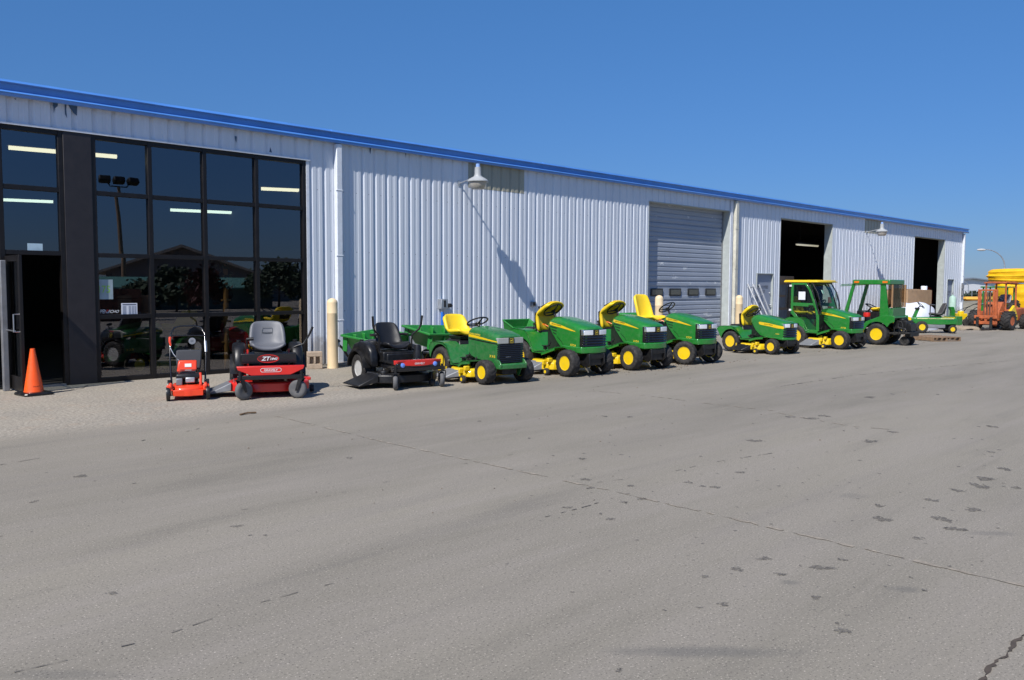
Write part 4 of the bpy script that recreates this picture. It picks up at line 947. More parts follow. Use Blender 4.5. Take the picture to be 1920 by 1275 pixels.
    # side pods over the drive wheels
    for sd in (1, -1):
        k = MB(); 
        if red: secs = [(-.30, .60, .68, .16), (-.15, .54, .74, .20), (.10, .52, .745, .20), (.26, .40, .73, .19), (.36, .34, .66, .16), (.44, .33, .50, .13)]
        else: secs = [(-.30, .48, .56, .13), (-.16, .53, .66, .17), (.02, .52, .71, .18), (.20, .44, .70, .17), (.33, .35, .66, .16), (.42, .32, .58, .14), (.44, .32, .44, .12)]
        def lp(x, z0, z1, w):
            yc = sd*(.42 if red else .43); r = []
            for i in range(12):
                a = 2*PI*i/12; r.append((x, yc+w/2*sgn(math.cos(a))*abs(math.cos(a))**.5, (z0+z1)/2+(z1-z0)/2*sgn(math.sin(a))*abs(math.sin(a))**.5))
            return r
        if not red and sd > 0: secs = [(-.32, .50, .57, .12), (-.15, .54, .62, .15), (.05, .53, .64, .15), (.2, .46, .62, .14), (.28, .42, .54, .10)]
        k.loft([lp(*q) for q in secs]); k.build('side_pod', 'black', T, smooth=60)
        k = MB(); k.prism([((RR+.06)*math.cos(R(a)), RR+(RR+.06)*math.sin(R(a))) for a in range(175, 5, -12)]+[((RR+.035)*math.cos(R(a)), RR+(RR+.035)*math.sin(R(a))) for a in range(7, 177, 12)], sd*.33, sd*(.57 if not red else .55)); k.build('fender', 'black', T)
        k = MB(); k.lathe([(.035, 0), (.035, .03), (0, .035)], 14, 'z', (-.05, sd*.42, .745 if red else (.70 if sd < 0 else .62))); k.build('cap', 'black', T)
    # steering levers with dampers
    for sd in (1, -1):
        k = MB()
        if red:
            if sd < 0: k.tube([(.30, sd*.29, .46), (.30, sd*.30, .68), (.33, sd*.31, .80), (.36, sd*.26, .83)], .014); k.tube([(.35, sd*.31, .81), (.36, sd*.21, .82)], .026)
            else: k.tube([(.30, sd*.29, .46), (.32, sd*.34, .66), (.33, sd*.42, .70), (.34, sd*.52, .73), (.35, sd*.60, .86), (.36, sd*.66, .99)], [.014, .014, .014, .014, .016, .018])
        else: k.tube([(.34, sd*.30, .46), (.35, sd*.30, .74), (.36, sd*.31, .82), (.40, sd*.41, .90), (.42, sd*.44, .98), (.43, sd*.455, 1.13)], [.015, .015, .015, .016, .019, .019])
        k.build('steering_lever', 'black', T, smooth=60)
        k = MB(); k.box(.24, .36, sd*.30-.012, sd*.30+.012, .38, .66); 
        for z in (.46, .53, .60): k.lathe([(.012, -.02), (.012, .02), (0, .02)], 8, 'y', (.31, sd*.30, z))
        k.build('lever_bracket', 'red' if red else 'black', T)
    seat(T, (.50, 0, .66 if red else .60), .49 if red else .42, 'greyvinyl' if red else 'blackfab', 0, .36, .42, th=.05)
    if red:
        k = MB()   # stitched panels of the backrest
        for z0, z1, h in ((.80, .87, .075), (.90, .97, .075)):
            pts = [(-.46, -.075, z0), (-.46, .075, z0), (-.485, .075, z1), (-.485, -.075, z1)]
        k.tube([(.04, -.08, .80), (.04, .08, .80), (.02, .08, .88), (.02, -.08, .88), (.04, -.08, .80)], .004, 6); k.tube([(.018, -.08, .90), (.018, .08, .90), (.0, .07, .975), (.0, -.07, .975), (.018, -.08, .90)], .004, 6); k.build('seat_seam', mat('seam_grey', (.12, .13, .14), .6), T)
    else:
        for sd in (-1, 1): k = MB(); k.tube([(-.02, sd*.27, .80), (.16, sd*.29, .81), (.24, sd*.29, .81)], [.022, .026, .02]); k.build('armrest', 'black', T)
    # cutting deck, rollers, chute
    dm = 'red' if red else 'black'; k = MB()
    out = [(.22, -.25), (.26, -.50), (.50, -.58), (.74, -.56), (.92, -.36), (.96, -.12), (.96, .12), (.92, .36), (.74, .56), (.50, .58), (.26, .50), (.22, .25)]
    k.loft([[(x, y, .085) for x, y in out], [(x, y, .20) for x, y in out], [(.58+(x-.58)*.95, y*.95, .225) for x, y in out]])
    for y in (-.34, 0, .34): k.lathe([(.10, .22), (.09, .265), (.03, .27), (.03, .30), (0, .30)], 14, 'z', (.6, y, 0))
    k.box(.92, 1.0, -.34, -.30, .12, .24); k.box(.92, 1.0, .30, .34, .12, .24); DK = k.build('mower_deck', dm, T, bevel=.012)
    k = MB(); k.box(.30, .62, .42, .60, .20, .245) if red else None
    if red: k.build('belt_cover', 'red', T, bevel=.01)
    k = MB(); k.loft([[(x, -.54, .215), (x, -.54, .10), (x2, -.86, .045), (x2, -.86, .06)] for x, x2 in ((.30, .16), (.80, .74))]); k.build('discharge_chute', 'greymetal' if red else 'black', T, bevel=.008)
    for x, y in ((.98, -.32), (.98, .32), (.5, .62)):
        h = MB(); h.lathe([(0, -.03), (.05, -.03), (.058, 0), (.05, .03), (0, .03)], 16, 'y', (x, y, .065)); h.build('gauge_wheel', 'tyre', T)
    k = MB()
    for q in range(10): k.lathe([(.008, 0), (.008, .008), (0, .009)], 6, 'z', (.34+q*.05, -.50, .222))
    k.build('bolt', 'steel', T)
    return T
def pl2(front, ang, wb): a = R(ang); return (front[0]-wb*math.cos(a), front[1]-wb*math.sin(a), 0), a
l, a = pl2((5.90, -3.66), -116, 1.1); zero_turn('red zero-turn mower with light grey seat and ZT oval badge', l, a, 'red')
l, a = pl2((8.19, -4.13), -99, 1.1); zero_turn('black zero-turn mower with black seat and red nose band, in front of two green carts', l, a, 'black')

# ---------------------------------------------------------------- walk-behind mower
l, a = pl2((4.99, -2.98), -114, 0)
T = thing('push_mower', 'small orange-red walk-behind lawn mower with grass bag and black handlebar', 'lawn mower', l, a)
def smallwheel(c, r, w, s, m='black'):
    k = MB(); k.lathe([(0, -w/2), (r*.5, -w/2), (r*.55, -w*.35), (r*.75, -w*.35), (r*.8, -w/2), (r*.97, -w/2), (r, -w*.3), (r, w*.3), (r*.97, w/2), (r*.8, w/2), (r*.75, w*.35), (r*.55, w*.35), (r*.5, w/2), (0, w/2)], 26, 'y', c); return k.build('wheel', m, T)
for x, r in ((0, .10), (-.60, .115)):
    for sd in (-1, 1): smallwheel((x, sd*.262, r), r, .05, sd)
k = MB(); out = []
for i in range(20):
    aa = 2*PI*i/20; out.append((-.28+.34*sgn(math.cos(aa))*abs(math.cos(aa))**.7, .235*sgn(math.sin(aa))*abs(math.sin(aa))**.6))
k.loft([[(x, y, .06) for x, y in out], [(x, y, .165) for x, y in out], [(-.28+(x+.28)*.9, y*.88, .195) for x, y in out], [(-.28+(x+.28)*.6, y*.6, .205) for x, y in out]])
k.box(.0, .055, -.20, .20, .065, .15); k.build('deck', 'orange', T, bevel=.008, smooth=50)
k = MB()
for sd in (-1, 1): k.loft([[(x, sd*.195, z), (x, sd*.285, z), (x2, sd*.28, z2), (x2, sd*.2, z2)] for x, z, x2, z2 in ((-.14, .14, -.10, .215), (.05, .14, .03, .225))]); k.prism([(.04, .15), (.065, .2), (.05, .24), (-.02, .25), (-.12, .2), (-.12, .15)], sd*.232-.02, sd*.232+.02)
k.build('front_fender', 'orange', T, bevel=.01)
k = MB(); k.lathe([(.14, .20), (.14, .27), (.12, .28)], 24, 'z', (-.30, 0, 0)); k.loft([[(x, -w_, z), (x, w_, z), (x2, w_, z), (x2, -w_, z)] for x, x2, w_, z in ((-.46, -.13, .155, .28), (-.46, -.12, .165, .33), (-.45, -.14, .15, .365))]); k.build('engine', 'black', T, bevel=.02)
k = MB(); k.box(-.20, -.12, -.10, .06, .33, .375) if 0 else k.loft([[(-.44, -.13, .362), (-.44, .13, .362), (-.16, .11, .362), (-.16, -.11, .362)], [(-.42, -.11, .40), (-.42, .11, .40), (-.22, .09, .385), (-.22, -.09, .385)]]); k.build('engine_cowl', 'blackgloss', T, bevel=.01)
k = MB(); k.box(-.135, -.095, -.035, .09, .235, .31); k.build('muffler', 'galv', T, bevel=.012)
k = MB(); k.box(-.16, -.08, -.16, -.075, .20, .30); k.build('air_filter', 'greymetal', T, bevel=.012)
k = MB(); k.loft([[(-.52, -.155, z), (-.52, .12, z), (-.44, .12, z), (-.44, -.155, z)] if z < .45 else [(-.54, -.13, z), (-.54, .12, z), (-.50, .12, z), (-.50, -.13, z)] for z in (.36, .52)]); RC = k.build('rear_cover', 'orange', T, bevel=.015)
k = MB(); k.add([(-.44, .0, .455), (-.44, -.075, .455), (-.455, -.075, .50), (-.455, 0, .50)], [(0, 1, 2, 3)]); 
k = MB(); k.cbox((-.470, 0, .45), (.006, .09, .05), (0, -.33, 0)); k.build('warning_label', 'white', RC)
k = MB(); k.tube([(-.10, .165, .20), (-.13, .17, .30), (-.15, .165, .37)], .018); k.build('fuel_neck', 'orange', T)
k = MB(); k.loft([[(-.60, -.15, .38), (-.60, .17, .38), (-.95, .17, .32), (-.95, -.15, .32)], [(-.64, -.17, .55), (-.64, .19, .55), (-1.05, .18, .55), (-1.05, -.16, .55)], [(-.68, -.16, .66), (-.68, .19, .66), (-1.0, .17, .64), (-1.0, -.15, .64)]]); k.build('grass_bag', mat('bag_fabric', (.045, .048, .055), .85, bump=.4, bscale=12), T, bevel=.02)
k = MB(); k.tube([(-.58, -.23, .16), (-.72, -.25, .55), (-.90, -.24, .88), (-.97, -.19, .975), (-.985, -.10, 1.0), (-.985, .10, 1.0), (-.97, .19, .975), (-.90, .24, .88), (-.72, .25, .55), (-.58, .23, .16)], .014, 8); k.tube([(-.84, -.24, .86), (-.86, 0, .865), (-.84, .24, .86)], .008); k.build('handlebar', 'blackgloss', T, smooth=60)
k = MB(); k.tube([(-.83, -.245, .84), (-.79, -.25, .78), (-.78, -.235, .72)], [.022, .018, .012]); k.build('throttle_lever', 'orange', T)
k = MB(); k.tube([(-.79, -.25, .70), (-.72, -.20, .60), (-.58, -.10, .48), (-.52, -.05, .45)], .006, 6); k.tube([(-.80, .245, .78), (-.74, .25, .62)], .02); k.build('cable', 'steel', T)
k = MB(); k.lathe([(.05, -.01), (.05, .01), (.02, .01), (.02, -.01)], 16, 'x', (-.86, .06, .78)); k.build('starter_ring', 'steel', T)

# ---------------------------------------------------------------- dump carts
def cart(label, loc, rz, logo, tub=(1.25, .80), tilt=0, zo=.34, roll=0, hz=1):
    T = thing('dump_cart', label, 'dump cart', loc, rz, 'green plastic dump carts')
    L, Wd = tub; k = MB(); X = Matrix.Translation((0, 0, zo)) @ Matrix.Rotation(tilt, 4, 'Y') @ Matrix.Rotation(roll, 4, 'X') @ Matrix.Diagonal((1, 1, hz, 1))
    def ring(l0, l1, w, z): return [(-l0, -w, z), (l1, -w, z), (l1, w, z), (-l0, w, z)]
    a0, a1, ww = L*.5, L*.5, Wd/2
    k.loft([ring(a0*.62, a1*.66, ww*.70, 0), ring(a0*.9, a1*.84, ww*.93, .27), ring(a0, a1*.92, ww, .275), ring(a0, a1*.92, ww, .31), ring(a0*.96, a1*.88, ww*.955, .315), ring(a0*.86, a1*.80, ww*.86, .25), ring(a0*.60, a1*.62, ww*.64, .03)], xf=X)
    for q in range(5):
        for sd in (-1, 1):
            x = (-.55+q*.26)*L*.8; k.prism([(x-.012, .02), (x+.012, .02), (x+.012, .29), (x-.012, .29)], sd*ww*.70 if sd > 0 else -ww*.98, sd*ww*.98 if sd > 0 else -ww*.70, xf=X)
    tb = k.build('tub', 'cartgreen', T, bevel=.012)
    k = MB(); sd = -1
    if logo:
        deer(k, lambda a, b: X @ Vector((.20+.10*a, -ww*(.80+.14*b)-.012, .10+.11*b))); k.build('emblem', 'deer', tb, smooth=0); k = MB(); wtext(k, 'JOHN DEERE', lambda a, b: X @ Vector((.14+.22*a, -ww*(.755+.03*b)-.013, .055+.022*b))); k.build('lettering', 'deer', tb, smooth=0)
    else:
        k.add([X @ Vector(p) for p in ((-.56, -ww*.93-.018, .245), (-.24, -ww*.93-.018, .245), (-.24, -ww*.88-.018, .19), (-.56, -ww*.88-.018, .19))], [(0, 1, 2, 3)]); st = k.build('stripe', 'deer', tb, smooth=0)
    k = MB(); k.box(-.42, .42, -.10, .10, .30, .335); k.tube([(-.08, -.42, .17), (-.08, .42, .17)], .016); 
    for sd in (-1, 1): k.box(-.12, -.04, sd*.16-.01, sd*.16+.01, .15, .33)
    k.tube([(.3, 0, .31), (.72, 0, .27), (.98, 0, .25)], .022); k.box(.95, 1.05, -.04, .04, .22, .29); k.build('frame', 'blackgloss', T, bevel=.004)
    for sd in (-1, 1): wheel(T, (-.08, sd*.40, .18), .18, .12, .095, sd, lugs='rib', n=36)
    return T
cart('small green dump cart with yellow stripe, half hidden behind the black mower', (9.28, -1.50, 0), R(12), False, (1.15, .80), R(-4), .37, R(6), 1.1)
cart('wide green dump cart with faint deer emblem, standing left of the older boxy tractor', (10.62, -1.85, 0), R(-3), True, (1.44, .95), R(2), .42, R(8), 1.12)

# ---------------------------------------------------------------- cargo boxes behind two of the tractors
def find(sub): return [o for o in bpy.data.objects if sub in o.get('label', '')][0]
TB = find('tipped yellow seat and cargo box'); TD = find('high upright yellow seat')
XB = Matrix.Translation((-.62, 0, .74)) @ Matrix.Rotation(R(24), 4, 'Y')
k = MB(); k.loft([[(-d, -w_, z), (d, -w_, z), (d, w_, z), (-d, w_, z)] for d, w_, z in ((.10, .27, -.12), (.17, .34, .13), (.185, .355, .135), (.185, .355, .165), (.16, .335, .165), (.15, .32, .12), (.09, .25, -.10))], xf=XB)
for q in range(4): k.box(-.10, .10, -.2+q*.13, -.18+q*.13, -.10, -.07, XB)
CBX = k.build('cargo_box', 'cartgreen', TB, bevel=.012)
k = MB(); k.box(-.7, -.35, -.06, .06, .40, .61); k.box(-.9, -.6, -.3, .3, .57, .598); k.build('cargo_box_bracket', 'black', TB)
k = MB(); k.tube([(-.30, .26, .80), (-.32, .26, 1.18), (-.32, .26, 1.22)], [.01, .01, .028], 8); k.build('marker_stalk', 'dark', TB)
k = MB(); k.loft([[(-.50+d, -w_, z), (-.90-d, -w_, z), (-.90-d, w_, z), (-.50+d, w_, z)] for d, w_, z in ((-.05, .34, .60), (0, .40, .80), (-.04, .36, .98), (-.10, .30, 1.02))]); k.build('cargo_box', 'cartgreen', TD, bevel=.04)
k = MB(); k.box(-.7, -.35, -.06, .06, .40, .61); k.build('cargo_box_bracket', 'black', TD)

# ---------------------------------------------------------------- tractor with cab
l, a = place((21.87, -5.12), -95, 1.25)
T = lawn_tractor('green lawn tractor with glazed cab and yellow roof before the first open doorway', 'x7', 0, 'X728', l, a, GR, chute='grey', steerw=True)
hw = .50
def bar(mb, pts, wy, sd, t=.022):    # flat bar of the cab side, pts (x,z,width)
    for (x0, z0, w0), (x1, z1, w1) in zip(pts[:-1], pts[1:]):
        d = Vector((x1-x0, z1-z0)).normalized(); n = Vector((-d.y, d.x)); y0, y1 = sd*wy, sd*(wy-t)
        A = [(x0+n.x*w0/2, z0+n.y*w0/2), (x1+n.x*w1/2, z1+n.y*w1/2), (x1-n.x*w1/2, z1-n.y*w1/2), (x0-n.x*w0/2, z0-n.y*w0/2)]
        mb.prism(A, min(y0, y1), max(y0, y1))
for sd in (-1, 1):
    k = MB(); bar(k, [(-.16, .90, .07), (-.16, 1.73, .07)], hw, sd); bar(k, [(-.18, 1.715, .06), (.24, 1.715, .06)], hw-.001, sd); bar(k, [(.22, 1.73, .06), (.36, 1.55, .06), (.46, 1.30, .06), (.56, 1.05, .07), (.61, .85, .08), (.62, .45, .08)], hw-.002, sd)
    bar(k, [(-.16, 1.16, .09), (.50, 1.14, .10)], hw-.003, sd); bar(k, [(-.15, .94, .09), (.02, .76, .09), (.16, .55, .09), (.26, .42, .09)], hw-.0015, sd); bar(k, [(.22, .44, .10), (.62, .43, .10)], hw-.0025, sd)
    D = k.build('cab_door', 'green', T, bevel=.006)
    k = MB(); k.add([(-.13, sd*(hw-.012), 1.17), (-.13, sd*(hw-.012), 1.69), (.20, sd*(hw-.012), 1.69), (.33, sd*(hw-.012), 1.53), (.44, sd*(hw-.012), 1.28), (.48, sd*(hw-.012), 1.17)], [(0,1,2,3,4,5)]); k.build('pane', 'glassclear', D, smooth=0)
    k = MB(); k.add([(-.10, sd*(hw-.012), 1.13), (.53, sd*(hw-.012), 1.1), (.60, sd*(hw-.012), .8), (.59, sd*(hw-.012), .46), (.27, sd*(hw-.012), .46), (.03, sd*(hw-.012), .8), (-.10, sd*(hw-.012), .95)], [(0,1,2,3,4,5,6)]); k.build('lower_pane', 'glassclear', D, smooth=0)
    k = MB(); k.box(.36, .50, sd*(hw+.03)-.008, sd*(hw+.03)+.008, 1.10, 1.14); k.build('handle', 'black', D, bevel=.004)
    if sd < 0:
        k = MB(); k.box(.04, .24, -hw-.006, -hw-.002, 1.28, 1.50); k.build('notice', 'paper', D)
    for z in (1.66, 1.0):
        k = MB(); k.box(-.235, -.17, sd*hw-.02, sd*hw+.02, z-.025, z+.025); k.build('hinge', 'white', D)
    k = MB(); bar(k, [(-.26, .70, .10), (-.26, 1.72, .06)], hw-.01, sd); bar(k, [(-.36, .60, .12), (.0, .78, .04)], hw-.012, sd); bar(k, [(.66, .90, .05), (.60, 1.05, .035), (.52, 1.30, .035), (.42, 1.55, .035), (.30, 1.73, .035)], hw+.001, sd); k.build('cab_pillar', 'black', T, bevel=.004)
k = MB(); n = 8   # curved windscreen
rows = [(.66, .88), (.70, 1.05), (.66, 1.25), (.58, 1.48), (.42, 1.73)]; vs = []
for x, z in rows:
    for i in range(n+1): y = -hw+.02+(2*hw-.04)*i/n; vs.append((x+.07*(1-(y/hw)**2), y, z))
k.add(vs, [(r*(n+1)+i, r*(n+1)+i+1, (r+1)*(n+1)+i+1, (r+1)*(n+1)+i) for r in range(len(rows)-1) for i in range(n)]); WS = k.build('windscreen', 'glassclear', T, smooth=80)
k = MB()
for yy in (-hw+.02, hw-.02): k.tube([(x+.005, yy, z) for x, z in rows], .016)
k.tube([(.43+.07*(1-(y/hw)**2), y, 1.73) for y in (-.48, -.2, 0, .2, .48)], .018); k.build('windscreen_frame', 'black', T, smooth=60)
k = MB(); k.add([(-.26, -hw+.02, .85), (-.26, hw-.02, .85), (-.26, hw-.02, 1.72), (-.26, -hw+.02, 1.72)], [(0,1,2,3)]); k.build('rear_pane', 'glassclear', T, smooth=0)
k = MB(); k.loft([[(-.42, -.50, z), (.55, -.50, z), (.60, -.40, z), (.60, .40, z), (.55, .50, z), (-.42, .50, z)] if z < 1.8 else [(-.40, -.48, z), (.53, -.48, z), (.57, -.38, z), (.57, .38, z), (.53, .48, z), (-.40, .48, z)] for z in (1.745, 1.79, 1.815)]); k.box(-.42, .6, -.52, .52, 1.75, 1.775); k.build('cab_roof', 'yellow', T, bevel=.012)
k = MB(); k.box(-.30, .62, -hw, hw, .385, .40); k.box(-.3, -.22, -.46, .46, .5, .86); k.box(.64, .67, -.46, .46, .5, .88); k.build('cab_floor', 'black', T)
k = MB(); k.box(-.34, -.28, -.54, -.50, 1.05, 1.66); k.build('mirror', 'blackgloss', T, bevel=.01)
k = MB(); k.cbox((.60, -.25, 1.50), (.10, .13, .005), (0, 1.1, .2)); k.build('windscreen_sticker', mat('mint_paper', (.5, .75, .62), .6), T)

# ---------------------------------------------------------------- front mower with green canopy, backed out of the wall
T = thing('canopy_mower', 'green front mower under a flat canopy on slanted posts, beside the cab tractor', 'front mower', (24.42, -5.02, 0), R(90))
for sd in (1, -1): wheel(T, (0, sd*.42, .305), .305, .28, .165, sd); wheel(T, (-.66, sd*.20, .13), .13, .10, .07, sd, rim='dark', lugs=None)
k = MB(); 
for sd in (-1, 1):
    k.prism([(-.48, .74), (-.48, .83), (-.30, .84), (-.2, .86), (.30, .66), (.42, .52), (.75, .50), (.75, .45), (.40, .46), (.345, .40)]+[(.35*math.cos(R(q)), .305+.35*math.sin(R(q))) for q in range(25, 150, 12)]+[(-.36, .62), (-.48, .66)], sd*.52 if sd < 0 else .47, sd*.52 if sd > 0 else -.47)
k.prism([(-.48, .80), (-.2, .84), (.25, .66), (.40, .50), (.85, .48), (.85, .46), (.40, .47), (.2, .64), (-.2, .80), (-.48, .76)], -.47, .47); k.build('fender_deck', 'green', T, bevel=.012)
for sd in (-1, 1):
    k = MB(); bar(k, [(.70, 1.72, .09), (.90, .92, .10), (.96, .66, .10)], .50, sd, .06); k.build('front_post', 'green', T, bevel=.008)
    k = MB(); bar(k, [(-.13, 1.72, .13), (-.19, .80, .26)], .50, sd, .07); k.build('rear_post', 'green', T, bevel=.008)
k = MB(); k.box(-.34, .72, -.53, .53, 1.70, 1.84); RF = k.build('canopy', 'green', T, bevel=.02)
for sd in (-1, 1):
    for x in (.60, -.20): k = MB(); k.box(x-.07, x+.07, sd*.535-.008, sd*.535+.008, 1.745, 1.80); k.build('marker_lamp', 'amber', RF, bevel=.004)
k = MB(); k.box(-.42, -.27, -.46, .46, .78, 1.05); k.build('rear_box', 'green2', T, bevel=.01)
k = MB(); k.box(-.36, -.27, -.47, .47, 1.06, 1.70); k.build('rear_screen', glass('smoky_sheet', (.42, .36, .28), .8), T)
M['brownedge'] = mat('brown_edge', (.30, .17, .08), .7)
for sd in (-1, 1): k = MB(); k.box(-.41, -.37, sd*.47-.02, sd*.47+.02, 1.06, 1.70); k.build('screen_edge', 'brownedge', T)
k = MB(); k.tube([(.72, -.45, 1.74), (1.5, -.5, 1.70)], .012); k.tube([(.72, -.38, 1.70), (1.5, -.42, 1.66)], .012); k.build('roof_bar', 'green2', T)
k = MB();  k.box(.45, .72, -.2, .2, .5, .95); k.build('dash', 'black', T, bevel=.03)
steering(T, (.36, 0, 1.07), .18, .45, [(.55, 0, .85)])
seat(T, (.30, 0, .93), .44, 'seatyellow', R(10), .10, .32)
k = MB(); k.loft([[(-.30, -.22, z), (.3, -.22, z), (.3, .22, z), (-.30, .22, z)] for z in (.70, .93)]); k.build('seat_base', 'black', T, bevel=.02)
k = MB(); k.lathe([(.09, 0), (.10, .05), (.09, .12), (0, .13)], 16, 'z', (.38, .28, .78)); k.build('fuel_can', 'red', T)
k = MB(); k.box(-.72, -.36, -.26, .26, .46, .70); k.lathe([(.14, .70), (.15, .74), (0, .76)], 16, 'z', (-.52, 0, 0)); k.box(-.82, -.7, -.2, .2, .40, .62); k.tube([(-.5, .26, .6), (-.52, .34, .5), (-.75, .34, .45)], .04); k.build('engine', 'black', T, bevel=.015)
k = MB(); k.tube([(.0, .36, .32), (-.85, .36, .36)], .03); k.tube([(.0, -.36, .32), (-.85, -.36, .36)], .03); k.box(-.5, -.4, -.38, .38, .30, .38); k.box(-.4, .25, -.12, .12, .28, .40); k.tube([(-.45, .38, .3), (-.42, .38, .62)], .012); k.tube([(-.55, .38, .3), (-.58, .38, .5), (-.66, .38, .35)], .012)
k.tube([(-.70, .40, .32), (-.66, .40, .62), (-.62, .40, .68), (-.56, .40, .66)], .014); k.tube([(-.62, .38, .34), (-.70, .38, .52)], .012); k.box(-.86, -.7, -.3, .3, .26, .38); k.box(.2, 1.0, -.2, .2, .28, .42); k.build('frame', 'dark', T)
k = MB(); k.box(.95, 1.6, -.62, .62, .12, .26); k.build('mower_deck', 'yellow', T, bevel=.03)

# ---------------------------------------------------------------- open front mower farther along
q = gp(1753, 619); T = thing('riding_mower', 'low green and yellow riding mower with tall grey seat, standing before the white tarpaulin heap', 'front mower', (31.75, -3.78, 0), R(124)); T.scale = (.86, .86, .90)
for sd in (1, -1): wheel(T, (.42, sd*.44, .24), .24, .20, .12, sd, n=48); wheel(T, (-.78, sd*.36, .165), .165, .13, .085, sd, n=40)
k = MB(); k.loft([[(x, -w_, z0), (x, w_, z0), (x, w_*1.02, z1), (x, w_*.96, z1+.03), (x, -w_*.96, z1+.03), (x, -w_*1.02, z1)] for x, w_, z0, z1 in ((-.98, .30, .42, .52), (-.9, .36, .36, .56), (-.3, .40, .34, .60), (.62, .40, .36, .60), (.80, .36, .48, .56))]); BD = k.build('body', 'green', T, bevel=.012)
for sd in (-1, 1):
    k = MB(); k.box(-.80, .60, sd*.412-.004, sd*.412+.004, .565, .592); s_ = k.build('stripe', mat('pale_stripe', (.75, .78, .35), .4), BD); k = MB(); wtext(k, 'JOHN DEERE', lambda a, b: ((-.30+.5*(a if sd < 0 else 1-a)), sd*.4175, .567+b*.022), .02); k.build('lettering', 'dark', s_, smooth=0)
k = MB(); k.box(-.5, .25, -.39, .39, .20, .345); k.build('side_skirt', 'greymetal', T, bevel=.02)
k = MB(); k.box(-.95, -.4, -.2, .2, .14, .36); k.tube([(-.78, -.36, .165), (-.78, .36, .165)], .03); k.tube([(.42, -.4, .24), (.42, .4, .24)], .04); k.build('chassis', 'dark', T)
k = MB(); k.loft([[(.55-d, -.07, z), (.55-d, .07, z), (.68-d, .07, z), (.68-d, -.07, z)] for d, z in ((0, .62), (.14, .98))]); k.build('steering_tower', 'green', T, bevel=.01)
steering(T, (.36, 0, 1.09), .17, .75, [(.47, 0, 1.0)]); k = MB(); k.box(.44, .58, -.12, .12, .93, 1.0); k.build('dash', 'black', T, bevel=.01)
seat(T, (.0, 0, .70), .46, mat('grey_brown_vinyl', (.07, .065, .065), .6), 0, .44, .44)
k = MB(); k.tube([(-.1, -.36, .60), (-.1, -.36, 1.12), (-.1, .36, 1.12), (-.1, .36, .60)], .022); k.build('roll_bar', 'black', T)
k = MB(); k.loft([[(1.0, -.55, z), (1.0, .55, z), (1.55, .5, z*.9), (1.55, -.5, z*.9)] for z in (.10, .28)]); k.prism([(.85, .25), (.85, .62), (1.0, .66), (1.25, .50), (1.5, .30), (1.2, .30), (1.05, .25)], -.5, -.47); k.prism([(.85, .25), (.85, .62), (1.0, .66), (1.25, .50), (1.5, .30), (1.2, .30), (1.05, .25)], .47, .5); k.build('mower_deck', 'yellow', T, bevel=.01)
# ---------------------------------------------------------------- cone, bollards, block, pallet, ladders
T = thing('traffic_cone', 'bright orange traffic cone on a black base by the open entrance door', 'traffic cone', (3.585, -.90, 0), R(8))
k = MB(); k.loft([[(x, y, z) for x, y in ((-h+c, -h), (h-c, -h), (h, -h+c), (h, h-c), (h-c, h), (-h+c, h), (-h, h-c), (-h, -h+c))] for h, c, z in ((.20, .03, .004), (.205, .03, .02), (.195, .03, .042), (.16, .03, .05))]); k.build('base', 'black', T, bevel=.004)
k = MB(); k.lathe([(.135, .048), (.128, .07), (.034, .66), (.030, .68), (.024, .68), (.02, .62)], 36, 'z'); k.build('cone', mat('cone_orange', (1.0, .105, .004), .4, coat=.2, var=.06, dust=.08), T)
k = MB(); wtext(k, 'COUNTY', lambda a, b: ((.118)*math.sin(-.5+a*.9)+0, -(.1195)*math.cos(-.5+a*.9), .12+b*.02), .01); k.build('lettering', 'dark', T, smooth=0)
def bollard(x, y, h, r, m, label, flatop=False):
    k = MB(); pr = [(r+.006, 0), (r+.004, .02), (r, .06), (r, h*.78), (r+.003, h*.785), (r+.003, h*.79), (r, h*.795)]+([(r, h-.01), (r-.01, h), (0, h)] if flatop else [(r, h-r*.9)]+[(r*math.cos(R(a)), h-r*.9+r*.9*math.sin(R(a))) for a in range(10, 91, 10)]); k.lathe(pr, 28, 'z'); o = k.build('bollard', m, smooth=50); o.location = (x, y, 0)
    tag(o, label, 'bollard', 'bollards along the facade'); return o
bollard(8.97, -.46, 1.37, .105, 'cream', 'tall cream bollard at the storefront corner beside the concrete block')
bollard(19.79, -.5, 1.37, .115, 'cream', 'cream bollard at the left edge of the closed garage door')
bollard(24.2, -.5, 1.35, .115, 'cream', 'cream bollard between the peeling downspout and the leaning ladder')
bollard(39.7, -.8, 1.68, .13, 'whitewall', 'flat-topped white post before the far open garage doorway', True)
o = bollard(30.8, -.5, 1.24, .07, 'rustpost', 'thin rusty pipe post against the wall between cab tractor and canopy mower', True)
T = thing('concrete_block', 'weathered two-hole concrete block standing at the storefront corner', 'concrete block', (8.66, -.30, 0), R(-28))
k = MB(); b = .14
for x0, x1 in ((-.145, -.095), (-.02, .02), (.095, .145)): k.box(x0, x1, -.11, .11, .10, .24)
k.box(-.145, .145, -.11, .11, 0, .10); k.box(-.145, .145, -.11, .11, .24, .33); k.box(-.09, .09, -.02, .11, .101, .239); k.build('block', mat('tan_concrete', (.40, .31, .23), .9, var=.2, scale=9, bump=.6, bscale=70), T, bevel=.008)
def slab(name, label, x, y, sx, sy, h, rz, m):
    k = MB(); k.box(-sx/2, sx/2, -sy/2, sy/2, 0, h); o = k.build(name, m, bevel=.01); o.location = (x, y, 0); o.rotation_euler = (0, 0, rz); tag(o, label, 'paver'); return o
slab('paver', 'flat dusty paver lying behind the first bollard at the wall', 9.35, -.18, .5, .22, .07, R(3), mat('paver_stone', (.30, .28, .26), .9, bump=.5))
